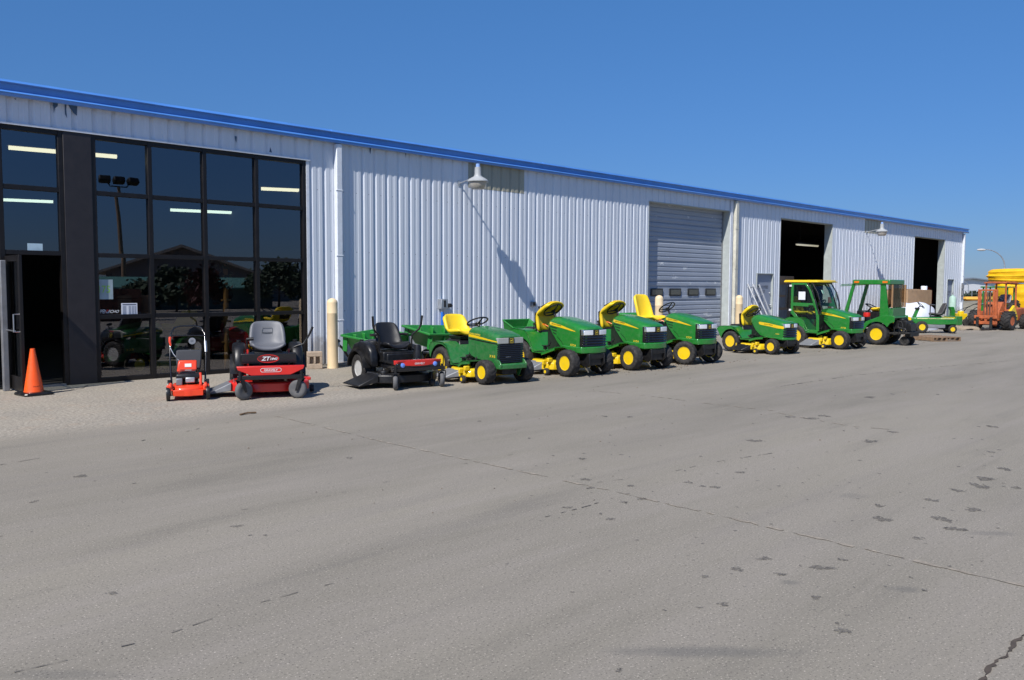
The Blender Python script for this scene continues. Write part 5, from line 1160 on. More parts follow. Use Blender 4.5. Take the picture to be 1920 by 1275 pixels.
# hose stand and hose
T = thing('hose_reel_post', 'galvanised hose stand with black cap beside the first bollard', 'hose stand', (9.17, -.30, 0))
k = MB(); k.tube([(0, 0, 0), (0, 0, .42)], .018); k.lathe([(.055, .40), (.06, .42), (.06, .47), (.055, .49), (.0, .49)], 16, 'z'); k.build('post', 'galv', T)
k = MB(); k.lathe([(.06, .49), (.075, .51), (.07, .53), (.02, .56), (0, .57)], 16, 'z'); k.build('cap', 'black', T)
k = MB(); k.tube([(.05, 0, .43), (.14, .0, .36), (.25, .02, .22), (.42, .03, .08), (.62, .02, .035), (.9, -.02, .03)], .025, 10); k.build('hose', 'black', T, smooth=60)
# pallet
M['wood'] = mat('pallet_wood', (.24, .15, .085), .85, var=.3, scale=8, bump=.4, dust=.35)
T = thing('pallet', 'weathered wooden pallet lying flat on the yard', 'pallet', (27.35, -5.35, 0), R(62))
for i in range(7):
    k = MB(); x = -.60+i*.187; k.box(x, x+.10, -.52+random.uniform(-.015, .015), .52, .112, .13); k.build('deck_board', 'wood', T, bevel=.003)
for y in (-.50, 0, .50):
    k = MB(); k.box(-.60, .62, y-.022, y+.022, .022, .110); k.build('stringer', 'wood', T, bevel=.003)
for x in (-.6, .0, .52):
    k = MB(); k.box(x, x+.10, -.52, .52, .003, .021); k.build('bottom_board', 'wood', T)
# ladders leaning at the wall
src = find('older boxy green')
def ladder(x, y, h, w, label, rungs=9, m='alu'):
    T = thing('ladder', label, 'ladder', (x, 0, 0), 0, 'aluminium ladders against the wall'); a = (0, -.03, h); b = (0, y, .01)
    for sx in (0, w):
        k = MB(); k.tube([(sx, y, .01), (sx, -.04, h)], .030, 6); k.build('rail', m, T)
    for i in range(rungs):
        f = (i+.5)/rungs; k = MB(); k.tube([(0, y+(-.04-y)*f, h*f), (w, y+(-.04-y)*f, h*f)], .016, 6); k.build('rung', m, T)
ladder(25.52, -.95, 1.72, .34, 'aluminium ladder leaning at the wall left of the staff door, the left one of two', 7)
ladder(25.98, -.80, 1.70, .30, 'narrower aluminium ladder leaning right beside the staff door frame', 7)
# pieces hanging and standing near the doorways
T = thing('wall_hook', 'small pale hose fitting hanging on the wall right of the first open doorway', 'hose fitting', (wp(1570, 555, -.05).x, -.03, wp(1570, 555, -.05).z))
k = MB(); k.tube([(0, 0, .12), (.03, -.03, 0), (.10, -.03, -.1), (.12, -.03, -.28), (.16, -.03, -.36)], .02); k.box(-.04, .04, -.01, .02, .05, .15); k.build('fitting', 'greymetal', T)
def crate(name, label, x, y, z, sx, sy, sz, rz, m, flap=True):
    T = thing(name, label, 'box', (x, y, z), rz); k = MB(); t = .012
    k.box(-sx/2, sx/2, -sy/2, -sy/2+t, 0, sz); k.box(-sx/2, sx/2, sy/2-t, sy/2, 0, sz); k.box(-sx/2, -sx/2+t, -sy/2+t, sy/2-t, 0, sz); k.box(sx/2-t, sx/2, -sy/2+t, sy/2-t, 0, sz); k.box(-sx/2+t, sx/2-t, -sy/2+t, sy/2-t, .002, t); k.build('side_panels', m, T)
    if flap:
        for s in (-1, 1):
            k = MB(); k.prism([(-sy/2, sz+.001), (-.04, sz+.02), (-.04, sz+.032), (-sy/2, sz+.012)] if s < 0 else [(sy/2, sz+.001), (.0, sz+.04), (.0, sz+.052), (sy/2, sz+.012)], -sx/2, sx/2, 'x'); k.build('flap', m, T)
    return T
M['card'] = mat('cardboard', (.38, .24, .13), .85, var=.15, scale=4, dust=.2)
crate('cardboard_box', 'large brown cardboard box behind the white tarpaulin heap', 35.75, -1.5, .0, 1.9, 1.1, 1.5, R(-8), 'card')
# white tarpaulin over a machine
def heap(name, label, cat, x, y, sx, sy, sz, rz, m, seed=3, n=40, pw=2.6):
    rnd = random.Random(seed); ph = [rnd.uniform(0, 6) for _ in range(8)]; vs = []; fs = []; nn = 22
    for i in range(nn+1):
        v = i/nn
        for j in range(n):
            a = 2*PI*j/n; r = math.cos(v*PI/2)**.55 if v < 1 else 0; z = math.sin(v*PI/2)**.8
            k = 1+.06*math.sin(3*a+ph[0])+.05*math.sin(5*a+ph[1]+v*3)+.03*math.sin(11*a+ph[2])*(1-v)+.02*math.sin(17*a+v*9+ph[3])
            ca, sa = math.cos(a), math.sin(a); e = (abs(ca)**pw+abs(sa)**pw)**(-1/pw)
            X = ca*e*r*k*sx; Y = sa*e*r*k*sy; Z = z*sz*(1+.10*math.sin(X*2.1+ph[4])+.06*math.sin(Y*5+X*3+ph[5]))
            vs.append((X, Y, max(.004, Z)))
    for i in range(nn):
        for j in range(n): fs.append((i*n+j, i*n+(j+1) % n, (i+1)*n+(j+1) % n, (i+1)*n+j))
    k = MB(); k.add(vs, fs); o = k.build(name, m, smooth=60); o.location = (x, y, 0); o.rotation_euler = (0, 0, rz); tag(o, label, cat); return o
heap('tarpaulin_heap', 'big white tarpaulin drawn over something bulky before the far doorways', 'tarpaulin', 34.1, -2.35, 1.75, .85, 1.0, R(8), mat('white_tarp', (.72, .75, .82), .55, var=.04, bump=.5, bscale=5))
# gas cylinder, tyres, snow thrower
T = thing('gas_cylinder', 'pale green gas cylinder standing before the last side door', 'gas cylinder', (42.9, -1.0, 0))
k = MB(); k.lathe([(.15, 0), (.16, .02), (.16, 1.1), (.13, 1.18), (.05, 1.22), (.05, 1.27), (0, 1.27)], 24, 'z'); k.build('cylinder', mat('mint_paint', (.42, .60, .52), .5), T)
k = MB(); k.tube([(0, 0, 1.27), (0, 0, 1.38)], .02); k.tube([(-.05, 0, 1.36), (.05, 0, 1.36)], .012); k.build('valve', 'galv', T)
k = MB(); k.lathe([(.14, .0), (.27, .0), (.30, .05), (.30, .17), (.27, .22), (.14, .22), (.12, .2), (.12, .02), (.14, 0)], 30, 'z'); k.lathe([(.14, .225), (.26, .225), (.29, .27), (.29, .38), (.26, .43), (.14, .43), (.12, .41), (.12, .24), (.14, .225)], 30, 'z', (.03, .02, 0)); o = k.build('tyre_pair', 'tyre'); o.location = gp(1778, 611)+Vector((.6, .9, 0)); o.location.z = 0; tag(o, 'two bare black tyres lying stacked behind the low riding mower', 'tyres')
p0 = gp(1803, 613)
T = thing('snow_thrower', 'green and yellow snow thrower with dark handlebars near the building corner', 'snow thrower', (p0.x+.3, p0.y+.3, 0), R(142))
k = MB(); k.loft([[(x, -.42, z0), (x, .42, z0), (x, .42, z1), (x, -.42, z1)] for x, z0, z1 in ((.30, .06, .42), (.02, .08, .44))]); k.build('housing', 'green2', T, bevel=.02)
k = MB()
for i in range(5):
    y = -.34+i*.17; k.lathe([(.05, -.02), (.17, -.012), (.17, .012), (.05, .02)], 18, 'y', (.36, y, .22))
k.tube([(.36, -.42, .22), (.36, .42, .22)], .03); k.build('auger', 'yellow', T)
k = MB(); k.loft([[(.12+d, -w_, z), (.12+d, w_, z), (.28+d, w_, z), (.28+d, -w_, z)] for d, w_, z in ((0, .08, .44), (.0, .08, .66), (.08, .10, .82))]); k.build('chute', 'green', T, bevel=.015)
k = MB(); k.box(-.35, .0, -.20, .20, .28, .55); k.lathe([(.13, .55), (.13, .64), (0, .66)], 16, 'z', (-.18, 0, 0)); k.build('engine', 'yellow', T, bevel=.02)
k = MB()
for sd in (-1, 1): k.tube([(-.2, sd*.22, .30), (-.6, sd*.26, .75), (-.95, sd*.28, .92), (-1.25, sd*.28, .93)], .016)
k.tube([(-.95, -.28, .92), (-.95, .28, .92)], .014); k.tube([(.1, 0, .6), (-.85, .1, .98)], .01); k.build('handlebar', 'black', T)
for sd in (-1, 1):
    k = MB(); k.lathe([(0, -.05), (.10, -.05), (.16, -.05), (.175, -.03), (.175, .03), (.16, .05), (0, .05)], 22, 'y', (-.25, sd*.30, .175)); k.build('wheel', 'tyre', T)
heap('straw_pile', 'low pile of dry brown straw beside the snow thrower', 'straw pile', *gp(1800, 617).xy, .75, .35, .16, R(70), mat('straw', (.30, .24, .17), .95, var=.4, scale=25, bump=1, bscale=40), 5)

# ---------------------------------------------------------------- rusty forklift
p = gp(1886, 619.5)
T = thing('forklift', 'rusty orange rough-terrain forklift with open cab and big lugged tyres', 'forklift', (37.35, -4.80, 0), R(172))
for sd, x in ((1, 1.35), (-1, 1.35)): wheel(T, (x, sd*.60, .36), .36, .34, .17, sd, rim='rust', hub='rust', lugs='chev')
for sd in (1, -1): wheel(T, (-.25, sd*.55, .29), .29, .24, .15, sd, rim='yellow', hub='dark', lugs='chev')
k = MB(); k.loft([[(x, -w_, z0), (x, w_, z0), (x, w_, z1), (x, -w_, z1)] for x, w_, z0, z1 in ((1.55, .34, .35, .72), (.9, .36, .32, .74), (.2, .40, .32, .80), (-.55, .42, .34, .84), (-.72, .36, .40, .72))]); k.build('body', 'rust', T, bevel=.03)
k = MB(); k.loft([[(x, sd_*.36, z0), (x, sd_*.46, z0), (x, sd_*.46, z1), (x, sd_*.36, z1)] for sd_ in (1,) for x, z0, z1 in ((1.0, .35, .62), (.5, .38, .95), (.2, .36, .5))]); k.build('side_tank', 'yellow', T, bevel=.02)
k = MB(); k.loft([[(1.45, -.30, .72), (1.45, .30, .72), (1.0, .30, .72), (1.0, -.30, .72)], [(1.15, -.28, 1.06), (1.15, .28, 1.06), (1.0, .28, 1.08), (1.0, -.28, 1.08)]]); k.build('cowl', 'rust', T, bevel=.02)
for x, z0 in ((1.12, .74), (.25, .80)):
    for sd in (-1, 1): k = MB(); k.tube([(x, sd*.38, z0-.1), (x-.02, sd*.36, 1.80)], .035, 6); k.build('cab_post', 'rust', T)
k = MB(); k.box(.15, 1.2, -.42, .42, 1.79, 1.84); 
for x in (.3, .5, .7, .9): k.box(x, x+.05, -.40, .40, 1.84, 1.86)
k.build('overhead_guard', 'rust', T, bevel=.01)
seat(T, (.80, .05, .98), .42, 'greymetal', 0, .34, .36); steering(T, (.88, .05, 1.18), .15, .7, [(1.05, .05, 1.0)])
for sd in (-1, 1):
    k = MB(); k.box(1.72, 1.80, sd*.30-.055, sd*.30+.055, .16, 1.56); k.box(1.80, 1.84, sd*.24-.03, sd*.24+.03, .2, 1.50); k.build('mast_rail', 'rust', T, bevel=.008)
k = MB(); 
for y in (-.12, 0, .10): k.tube([(1.78, y, .3), (1.78, y, 1.46)], .026)
k.build('lift_cylinder', 'rustpost', T)
k = MB(); k.box(1.84, 1.90, -.42, .42, .22, .34); k.box(1.84, 1.90, -.42, .42, .44, .56); k.box(1.84, 1.88, -.05, .05, .34, .44); k.build('carriage', 'rust', T, bevel=.01); k = MB(); k.box(1.70, 1.82, -.32, .32, 1.50, 1.56); k.build('mast_crossbar', 'rust', T, bevel=.01)
for y in (-.28, .22):
    k = MB(); k.prism([(1.90, .50), (1.94, .50), (1.95, .07), (2.75, .035), (2.75, .02), (1.90, .02)], y-.05, y+.05); k.build('fork', 'dark', T, bevel=.004)
k = MB(); k.box(1.45, 1.72, -.2, .2, .25, .5); k.build('mast_bracket', 'rust', T)
# ---------------------------------------------------------------- green tractor and yellow tarpaulin load behind it
T = thing('farm_tractor', 'large green farm tractor mostly hidden behind the rusty forklift', 'tractor', (41.6, -3.35, 0), R(178)); T.scale = (.8, .8, .8)
for sd in (-1, 1): wheel(T, (0, sd*.72, .66), .66, .38, .36, sd, lugs='chev'); wheel(T, (2.0, sd*.62, .40), .40, .26, .2, sd, lugs='chev')
k = MB(); h2 = Hood([(.75, .30, 1.28, .7), (1.0, .34, 1.32, .62), (1.8, .33, 1.22, .6), (2.35, .30, 1.08, .6)]); h2.mesh(k); k.build('hood', 'green', T, smooth=50)
k = MB(); k.box(-.3, .8, -.5, .5, .7, 1.1); k.box(-.5, 2.2, -.2, .2, .45, .75); k.build('chassis', 'green2', T, bevel=.02)
for x in (-.35, .75):
    for sd in (-1, 1): k = MB(); k.tube([(x, sd*.62, 1.0), (x, sd*.60, 2.02)], .045, 6); k.build('cab_post', 'green', T)
k = MB(); k.box(-.5, .9, -.72, .72, 2.02, 2.10); k.build('cab_roof', 'green', T, bevel=.03)
k = MB(); k.box(-.33, .73, -.6, .6, 1.15, 1.2); k.add([(.76, -.58, 1.2), (.76, .58, 1.2), (.76, .58, 2.0), (.76, -.58, 2.0)], [(0, 1, 2, 3)]); k.build('windscreen', 'glassclear', T, smooth=0)
M['yellowtarp'] = mat('yellow_tarp', (.90, .50, .010), .42, var=.12, scale=3, bump=1.0, bscale=5)
def bundle(label, x, y, z, sx, sy, sz, rz, seed):
    rnd = random.Random(seed); k = MB(); secs = []; nn = 26
    for i in range(15):
        f = i/14; z_ = f*sz; q = []
        bulge = 1+.05*math.sin(f*PI)+.016*math.sin(f*19+seed)+.01*math.sin(f*41)
        bulge *= max(.94, (1-abs(2*f-1)**14)**.07)
        for j in range(nn):
            a = 2*PI*j/nn; c, s = math.cos(a), math.sin(a); e = (abs(c)**10+abs(s)**10)**(-1/10); w = 1+.012*math.sin(7*a+seed)+.014*math.sin(f*9+a*5)+rnd.uniform(-.010, .010)
            q.append((c*e*sx/2*bulge*w, s*e*sy/2*bulge*w, z_+.02*math.sin(3*a+seed+f*5)))
        secs.append(q)
    k.loft(secs); o = k.build('tarpaulin_bundle', 'yellowtarp', smooth=50); o.location = (x, y, z); o.rotation_euler = (0, 0, rz); tag(o, label, 'tarpaulin', 'folded yellow tarpaulin bundles'); return o
q = gp(1893, 520, 2.1)
T = thing('flat_wagon', 'flat wagon carrying the tall stack of yellow bundles behind the forklift', 'wagon', (44.0, -3.9, 0), R(80))
k = MB(); k.box(-1.5, 1.5, -1.0, 1.0, .50, .60); k.build('bed', 'rustpost', T, bevel=.01)
for x in (-1, 1):
    for sd in (-1, 1): wheel(T, (x, sd*.9, .26), .26, .2, .15, sd, lugs=None, n=32)
bundle('lower yellow tarpaulin bundle on the wagon, seen through the forklift cab', 44.0, -3.9, .605, 2.3, 1.8, 1.20, R(80), 2)
bundle('uppermost folded yellow tarpaulin bundle, above the forklift cab', 44.0, -3.9, 1.86, 2.9, 1.9, .62, R(80), 5)

# ---------------------------------------------------------------- far background at the right
def far(u, v, d, z=None):
    r = ray(u, v); return CAM+r*(d/CF)
T0 = gp(1840, 553)
b0 = dp(1806, 553, 120); b1 = dp(1960, 553, 128)
T = thing('white_warehouse', 'low white warehouse with grey roof beyond the yard', 'warehouse', (b0.x, b0.y, 0), math.atan2(b1.y-b0.y, b1.x-b0.x))
L = (b1-b0).length; zz = lambda v, d: 1.65+(553-553)/1
hgt = lambda u, v, d: dp(u, v, d).z
pk, e1, zr = hgt(1816, 523, 120), hgt(1925, 541, 127), hgt(1850, 521.5, 150)
k = MB(); k.prism([(-12, 0), (L, 0), (L, e1), (L*.08, pk), (-12, pk-1.2)], 0, 14, 'y'); k.build('wall', mat('far_white', (.66, .68, .72), .7), T, smooth=0)
k = MB(); k.prism([(-12.3, pk-1.18), (L*.08, pk+.02), (L+.5, e1+.02), (L+.5, e1+.2), (L*.08, pk+.2), (-12.3, pk-1.0)], -.4, 14.4, 'y'); k.build('roof', mat('far_roof', (.20, .23, .27), .6), T, smooth=0)
k = MB(); k.box(L*.16, L*1.1, 16, 26, 0, zr+.05); k.build('rear_hall', 'greymetal', T)
k = MB(); k.box(L*.375, L*.39, 15.2, 15.8, 0, zr+.6); k.box(L*.365, L*.40, 15.1, 15.9, zr+.6, zr+.72); k.build('roof_vent', 'greymetal', T)
def street_lamp(u, v0, d, arm, zt, label, r=.07):
    p = dp(u, v0, d); T = thing('street_lamp', label, 'street lamp', (p.x, p.y, 0), math.atan2(_R2.y, _R2.x)); n = 12
    k = MB(); pts = [(0, 0, 0), (0, 0, zt*.72)]
    for i in range(1, n+1):
        a = PI/2*i/n; pts.append((-arm*(1-math.cos(a)), 0, zt*.72+(zt*.28)*math.sin(a)))
    k.tube(pts, [r*1.3]+[r*.9-(r*.35)*i/n for i in range(n+1)], 8); k.build('pole', 'galv', T, smooth=60)
    k = MB(); k.lathe([(0, -.32), (.05, -.30), (.09, -.1), (.085, .15), (.05, .30), (0, .32)], 12, 'x', (-arm-.28, 0, zt-.03)); k.build('lamp_head', 'hub', T); return T
d = 62; street_lamp(1881, 560, d, 1.5, hgt(1845, 468, d), 'tall curved street lamp rising behind the yellow bundles', .055)
d = 100; street_lamp(1815, 558, d, 1.0, hgt(1812, 527, d), 'small distant curved street lamp in front of the white warehouse', .06)
M['leaf'] = mat('leaf', (.05, .075, .028), .7, var=.4, scale=1.2); M['leaf2'] = mat('leaf_dark', (.03, .05, .022), .7, var=.4, scale=1.2); M['leafred'] = mat('leaf_maroon', (.07, .025, .022), .7, var=.4, scale=1.2)
M['bark'] = mat('bark', (.09, .065, .045), .9, var=.3, bump=.4)
def tree(loc, h, r, label, m='leaf', n=900, ls=.25, seed=1, grp='trees beyond the yard', trunk=.25):
    rnd = random.Random(seed); T = thing('tree', label, 'tree', loc, rnd.uniform(0, 6), grp); k = MB()
    k.tube([(0, 0, 0), (.05*r, 0, h*trunk), (0, .04*r, h*.6)], [h*.03, h*.022, h*.008], 8); cl = []
    for i in range(14):
        a = rnd.uniform(0, 2*PI); f = rnd.uniform(.25, .95); rr = r*math.sin(PI*min(.98, (f*.85+.12)))*rnd.uniform(.45, .8); c = (rr*math.cos(a), rr*math.sin(a), h*(trunk*.8+(1-trunk*.8)*f*.9)); cl.append((c, r*rnd.uniform(.28, .5)))
        k.tube([(0, 0, h*(trunk+.3*f)), (c[0]*.6, c[1]*.6, c[2]*.9), c], [h*.009, h*.006, h*.003], 5)
    k.build('trunk', 'bark', T); k = MB()
    for i in range(n):
        (c, cr) = rnd.choice(cl); d = Vector((rnd.gauss(0, 1), rnd.gauss(0, 1), rnd.gauss(0, .8))); d = d/max(d.length, .01)*cr*rnd.uniform(.45, 1.05); p = Vector(c)+d
        u = Vector((rnd.gauss(0, 1), rnd.gauss(0, 1), rnd.gauss(0, 1))).normalized(); w = u.orthogonal().normalized(); s = ls*rnd.uniform(.6, 1.3)
        k.add([p-u*s, p+w*s*.6, p+u*s, p-w*s*.6], [(0, 1, 2, 3)])
    k.build('crown', m, T, smooth=0)
for i, (u, v, d, h, r) in enumerate([(1812, 562, 96, 1.6, 1.3), (1822, 560, 100, 2.2, 1.6), (1834, 560, 104, 1.5, 1.3), (1848, 560, 98, 1.7, 1.3), (1857, 559, 108, 1.7, 1.4), (1868, 559, 100, 1.4, 1.2)]):
    q = dp(u, v, d); tree((q.x, q.y, 0), h*.48, r*.62, ['low round bush at the far left below the warehouse', 'tallest dark far bush below the warehouse', 'small far bush right of the tallest one', 'dark far bush just left of the forklift mast', 'far bush behind the forklift mast', 'last far bush seen behind the forklift'][i], 'leaf2', 500, .12, i+3, 'bushes far beyond the yard', .1)
k = MB(); a = dp(1806, 569, 75); b = dp(1900, 569, 79); 
T = thing('covered_boat', 'long orange tarpaulin-covered hull far beyond the building corner', 'covered boat', ((a.x+b.x)/2, (a.y+b.y)/2, 0), math.atan2(b.y-a.y, b.x-a.x)); L = (b-a).length/2; z1 = hgt(1830, 556, 77); z0 = hgt(1830, 567, 77)
k.loft([[(x, 0-w_, z0+(z1-z0)*.6), (x, -w_*.5, z0+s_), (x, w_*.5, z0+s_), (x, w_, z0+(z1-z0)*.6), (x, w_*.4, z1), (x, -w_*.4, z1)] for x, w_, s_ in ((-L, .3, .35), (-L*.7, .9, .1), (0, 1.1, 0), (L*.7, 1.1, 0), (L, .9, .1))]); k.build('hull_cover', mat('orange_cover', (.82, .42, .06), .6, var=.12, scale=1.5), T)
k = MB()
for x in (-L*.7, 0, L*.7): k.box(x-.1, x+.1, -.5, .5, 0, z0+.1)
k.build('stand', 'dark', T)
# wire fence far off
fa = dp(1806, 562, 88); fb = dp(1925, 561, 95); T = thing('wire_fence', 'thin wire fence running below the distant bushes', 'fence', (fa.x, fa.y, 0), math.atan2(fb.y-fa.y, fb.x-fa.x)); L = (fb-fa).length
for i in range(9): k = MB(); k.tube([(L*i/8, 0, 0), (L*i/8, 0, 1.3)], .03, 6); k.build('post', 'galv', T)
k = MB()
for z in (.3, .6, .9, 1.25): k.tube([(0, 0, z), (L, 0, z)], .012, 4)
k.build('wire', 'galv', T)
# gravel bank behind the yard
k = MB(); e = dp(1790, 575, 62); n = 40; vs = []
for i in range(n+1):
    for j_, (yy, zz_) in enumerate(((0, 0), (1.2, .5), (3, .55), (5, .0))):
        vs.append((e.x+yy+random.uniform(-.2, .2)-i*.06, e.y+3-i*1.1, zz_*random.uniform(.8, 1.2)+.005))
k.add(vs, [(i*4+j_, i*4+j_+1, (i+1)*4+j_+1, (i+1)*4+j_) for i in range(n) for j_ in range(3)]); struct(k.build('gravel_bank', mat('gravel', (.22, .20, .15), .95, var=.3, scale=4, bump=.6), smooth=60))

# ---------------------------------------------------------------- across the yard, seen mirrored in the storefront
def mp(u, v, t):   # point reached by the mirrored ray, t in multiples of the camera-to-glass distance
    w = wp(u, v, WY); d = w-CAM; return Vector((CAM.x+d.x*t, WY-(t-1)*(CD+WY)*1.0, CAM.z+d.z*t))
q = mp(222, 350, 4.2); T = thing('floodlight_pole', 'tall slightly bent wooden pole with three floodlights across the yard', 'floodlight pole', (q.x, q.y, 0), math.atan2(_R2.y, _R2.x)+PI/2)
T.rotation_euler = (0, 0, 0); h = q.z
k = MB(); k.tube([(.3, 0, 0), (.35, 0, h*.4), (.22, 0, h*.75), (0, 0, h)], [.17, .15, .13, .10], 10); k.build('pole', 'wood', T, smooth=60)
k = MB(); k.tube([(-.75, 0, h+.25), (-.55, 0, h+.0), (0, 0, h), (.55, 0, h), (.75, 0, h+.25)], .04); k.build('bracket', 'dark', T)
for x, rx in ((-.95, .3), (0, 0), (.95, -.3)): k = MB(); k.cbox((x, .1, h+.42), (.75, .5, .42), (.5, 0, rx*.6)); k.build('floodlight', 'dark', T, bevel=.08)
q0 = mp(190, 484, 5.0); q1 = mp(343, 459, 5.0); q2 = mp(480, 515, 5.0)
T = thing('gable_house', 'tan-roofed gabled house across the yard, mirrored in the storefront', 'house', (q1.x, q1.y, 0), 0)
hp = q1.z; k = MB(); k.prism([(-6.0, 0), (6.0, 0), (6.0, hp-2.2), (0, hp-.15), (-6, hp-2.2)], -.5, 12, 'y'); k.build('wall', mat('house_wall', (.17, .15, .14), .8), T, smooth=0, xf=Matrix.Rotation(R(-155), 4, 'Z'))
k = MB(); k.prism([(-6.8, hp-2.45), (0, hp), (6.8, hp-2.45), (6.8, hp-2.65), (0, hp-.25), (-6.8, hp-2.65)], -1.1, 12.6, 'y'); k.build('roof', mat('house_roof', (.33, .28, .23), .8), T, smooth=0, xf=Matrix.Rotation(R(-155), 4, 'Z'))
q = mp(300, 560, 3.6); T = thing('teal_shed', 'long teal-roofed shed across the yard, mirrored in the storefront', 'shed', (q.x, q.y-2, 0), R(8))
zt = mp(300, 519, 3.6).z; k = MB(); k.box(-14, 7, -3, 3, 0, zt-.75); k.build('wall', mat('shed_wall', (.07, .12, .11), .8), T, smooth=0); k = MB(); k.prism([(-3.4, zt-.75), (0, zt-.1), (3.4, zt-.75), (3.4, zt-.65), (0, zt), (-3.4, zt-.65)], -14.4, 7.4, 'x'); k.build('roof', mat('shed_roof', (.10, .24, .20), .6), T, smooth=0)
for i, (u, t, h, r, m, lb) in enumerate([(330, 3.3, 3.6, 2.2, 'leaf2', 'round dark tree before the teal shed across the yard'), (385, 3.0, 3.4, 2.0, 'leafred', 'maroon-leaved tree across the yard'), (520, 3.4, 4.6, 2.3, 'leaf2', 'tallest dark tree across the yard'), (560, 3.8, 3.6, 2.0, 'leaf', 'lighter green tree right of the tallest one across the yard'), (270, 3.1, 2.4, 1.6, 'leaf2', 'low bushy tree across the yard nearest the pole')]):
    q = mp(u, 560, t); tree((q.x, q.y, 0), h*.66, r*.8, lb, m, 1500, .15, 20+i, 'trees across the yard')
T = thing('parapet_wall', 'low pale parapet wall across the yard, behind the trees', 'wall', (mp(520, 540, 5).x, mp(520, 540, 5).y, 0), R(5)); k = MB(); k.box(-4, 30, -.2, .2, 0, 2.9); k.build('wall', mat('parapet', (.22, .2, .18), .9), T)
for i in range(4):
    q = mp(195+i*22, 555, 2.6); T = thing('stacked_pallet', 'reddish wooden pallets stacked across the yard, %s' % ['nearest the door side', 'second from the door side', 'second from the tree side', 'nearest the tree side'][i], 'pallet stack', (q.x, q.y, 0), R(10*i), 'pallet stacks across the yard')
    for j_ in range(8 if i % 2 else 10): k = MB(); k.box(-.6, .6, -.5, .5, j_*.14, j_*.14+.03); k.box(-.6, .6, -.5, -.42, j_*.14+.03, j_*.14+.12); k.box(-.6, .6, .42, .5, j_*.14+.03, j_*.14+.12); k.build('pallet', 'wood' if i % 2 else 'rustpost', T)
# ---------------------------------------------------------------- inside the shop
src = find('older boxy green')
dup(src, (6.62, 1.25, 0.013), R(198), 'green lawn tractor indoors behind the second storefront bay, yellow seat upright', GR)
T = thing('red_mower', 'red and black mower indoors behind the third storefront bay', 'lawn mower', (8.0, 1.9, .013), R(-110))
for sd in (-1, 1): wheel(T, (0, sd*.34, .22), .22, .2, .11, sd, rim='dark', lugs=None); wheel(T, (1.0, sd*.34, .16), .16, .14, .08, sd, rim='dark', lugs=None)
k = MB(); Hood([(.45, .20, .82, .40), (.6, .25, .88, .36), (1.1, .25, .80, .34), (1.3, .22, .70, .34)]).mesh(k); k.build('hood', 'red', T, smooth=50)
k = MB(); k.prism([(-.35, .40), (-.3, .52), (.1, .54), (.3, .34), (.5, .30), (.5, .26), (.2, .28), (-.2, .38)], -.42, .42); k.build('fender_deck', 'red', T, bevel=.01); seat(T, (.12, 0, .62), .42, 'blackfab'); steering(T, (.38, 0, .95), .16, .5, [(.5, 0, .75)])
T = thing('red_funnel_spreader', 'red funnel-shaped spreader indoors behind the first storefront bay', 'spreader', (5.45, .9, .013), 0)
k = MB(); k.lathe([(.17, .78), (.18, .80), (.03, .42), (.02, .42), (.16, .78)], 24, 'z'); k.build('hopper', 'red', T); k = MB()
for sd in (-1, 1): k2 = MB(); k2.lathe([(0, -.03), (.16, -.03), (.18, 0), (.16, .03), (0, .03)], 24, 'y', (-.05, sd*.22, .18)); k2.build('wheel', 'tyre', T)
k.tube([(-.05, -.22, .18), (-.05, .22, .18)], .015); k.tube([(0, 0, .42), (-.05, 0, .18)], .015); k.tube([(-.05, -.1, .3), (-.7, -.2, .95), (-.7, .2, .95), (-.05, .1, .3)], .012); k.build('frame', 'greymetal', T)
def pot(x, y, h, label):
    T = thing('display_post', label, 'display post', (x, y, .013)); k = MB(); k.tube([(0, 0, 0), (0, 0, h)], .05, 8); 
    for z in (.5, .9, 1.3): k.box(-.09, .09, -.02, .02, z, z+.03)
    k.build('post', mat('post_wood', (.40, .20, .06), .7), T); k = MB(); rnd = random.Random(4)
    for i in range(90):
        p = Vector((rnd.gauss(0, .1), rnd.gauss(0, .1), h-.45+rnd.uniform(0, .6))); u = Vector((rnd.gauss(0, 1), rnd.gauss(0, 1), rnd.gauss(0, 1))).normalized(); w = u.orthogonal(); k.add([p-u*.05, p+w*.03, p+u*.05, p-w*.03], [(0, 1, 2, 3)])
    k.build('leaves', 'leaf', T, smooth=0)
pot(7.35, .7, 2.0, 'wooden post wrapped in leaves indoors behind the third storefront bay')
T = thing('tool_cabinet', 'dim grey tool cabinets inside the first open garage doorway', 'cabinet', (30.6, 1.9, 0)); k = MB(); k.box(-1.3, 1.3, -.4, .4, .01, 2.05); k.build('carcass', mat('cabinet_brown', (.30, .20, .13), .7), T, bevel=.02); k = MB()
for z in (.3, .8, 1.3): k.box(-1.1, 1.1, -.43, -.401, z, z+.4)
k.build('drawer', 'greymetal', T)
T = thing('red_tank', 'dim red tank inside the far open garage doorway', 'tank', (46.1, 1.35, 0)); T.scale = (.7, .7, .95); k = MB(); k.lathe([(.5, .0), (.55, .1), (.55, 1.5), (.4, 1.7), (0, 1.75)], 24, 'z'); k.build('tank', 'red', T); k = MB(); k.tube([(0, 0, 1.74), (0, 0, 1.9)], .06); k.build('valve', 'dark', T)

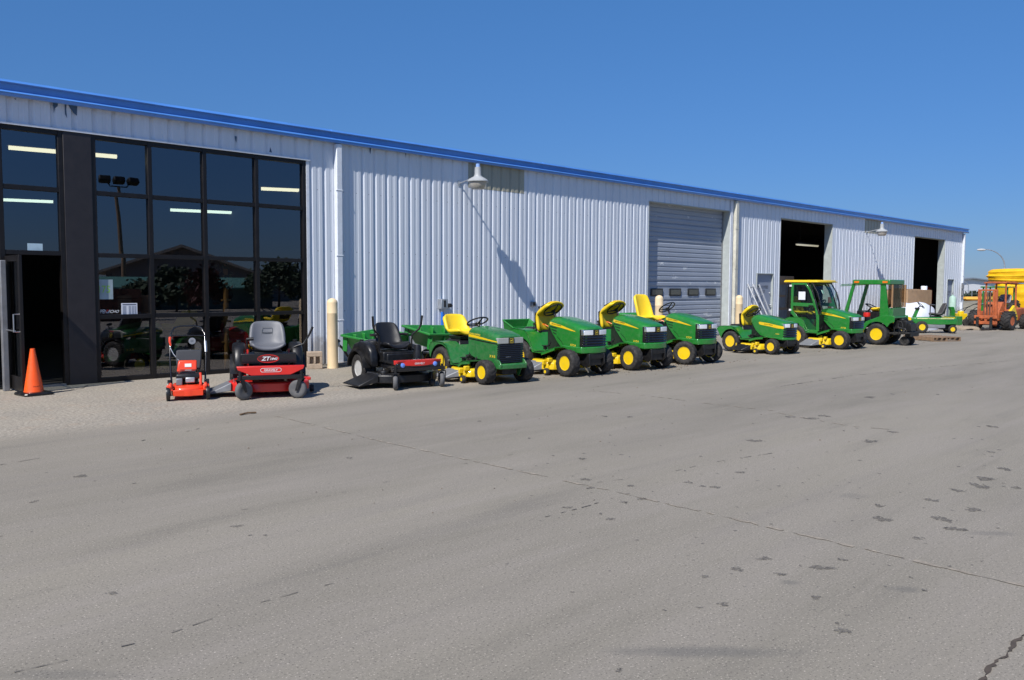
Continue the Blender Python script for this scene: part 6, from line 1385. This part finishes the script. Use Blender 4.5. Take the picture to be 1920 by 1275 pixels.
# ---------------------------------------------------------------- litter and weeds
M['litter'] = mat('dry_leaf', (.16, .10, .055), .9, var=.5, scale=30)
k = MB(); rnd = random.Random(11)
def bits(cx, cy, rx, ry, n, s):
    for _ in range(n):
        x, y = cx+rnd.gauss(0, rx), cy+rnd.gauss(0, ry); a = rnd.uniform(0, 6.28); q = s*rnd.uniform(.4, 1.4); c_, s_ = math.cos(a)*q, math.sin(a)*q
        k.add([(x-c_, y-s_, .004), (x+s_*.4, y-c_*.4, .004+q*.5), (x+c_, y+s_, .004), (x-s_*.4, y+c_*.4, .006)], [(0, 1, 2, 3)])
for cx, cy, n in ((12.6, -4.7, 60), (14.3, -4.8, 90), (13.5, -5.0, 40), (10.9, -4.6, 30), (16.5, -5.0, 25), (20.5, -5.1, 25), (34, -4.2, 60), (25.5, -5.6, 40), (8.6, -.3, 30), (9.4, -.25, 30), (7.0, -2.8, 20)): bits(cx, cy, .45, .18, n, .016)
for _ in range(260): bits(rnd.uniform(3, 30), rnd.uniform(-11, -1), 0, 0, 1, .010)
o = k.build('leaf_litter', 'litter', smooth=0); o['kind'] = 'stuff'; o['label'] = 'dry leaves and grit scattered on the yard'
k = MB(); a, b = gp(450, 779), gp(480, 775); k.tube([a+Vector((0, 0, .012)), (a+b)/2+Vector((0, .01, .02)), b+Vector((0, 0, .012))], .012, 6); tag(k.build('stick', 'litter'), 'thin brown stick lying at the edge of the gravel apron', 'stick')
M['weed'] = mat('weed_leaf', (.10, .16, .03), .7, var=.3)
k = MB()
for cx, n in ((24.5, 26), (24.9, 16), (19.6, 14), (31.9, 12), (40.3, 12), (10.3, 10)):
    for _ in range(n):
        x = cx+rnd.gauss(0, .16); y = -.05-abs(rnd.gauss(0, .05)); h = rnd.uniform(.04, .13); d = rnd.uniform(-.05, .05); k.add([(x-.008, y, 0), (x+.008, y, 0), (x+d, y-rnd.uniform(0, .04), h)], [(0, 1, 2)])
o = k.build('weeds', 'weed', smooth=0); o['kind'] = 'stuff'; o['label'] = 'small weeds growing along the foot of the wall'
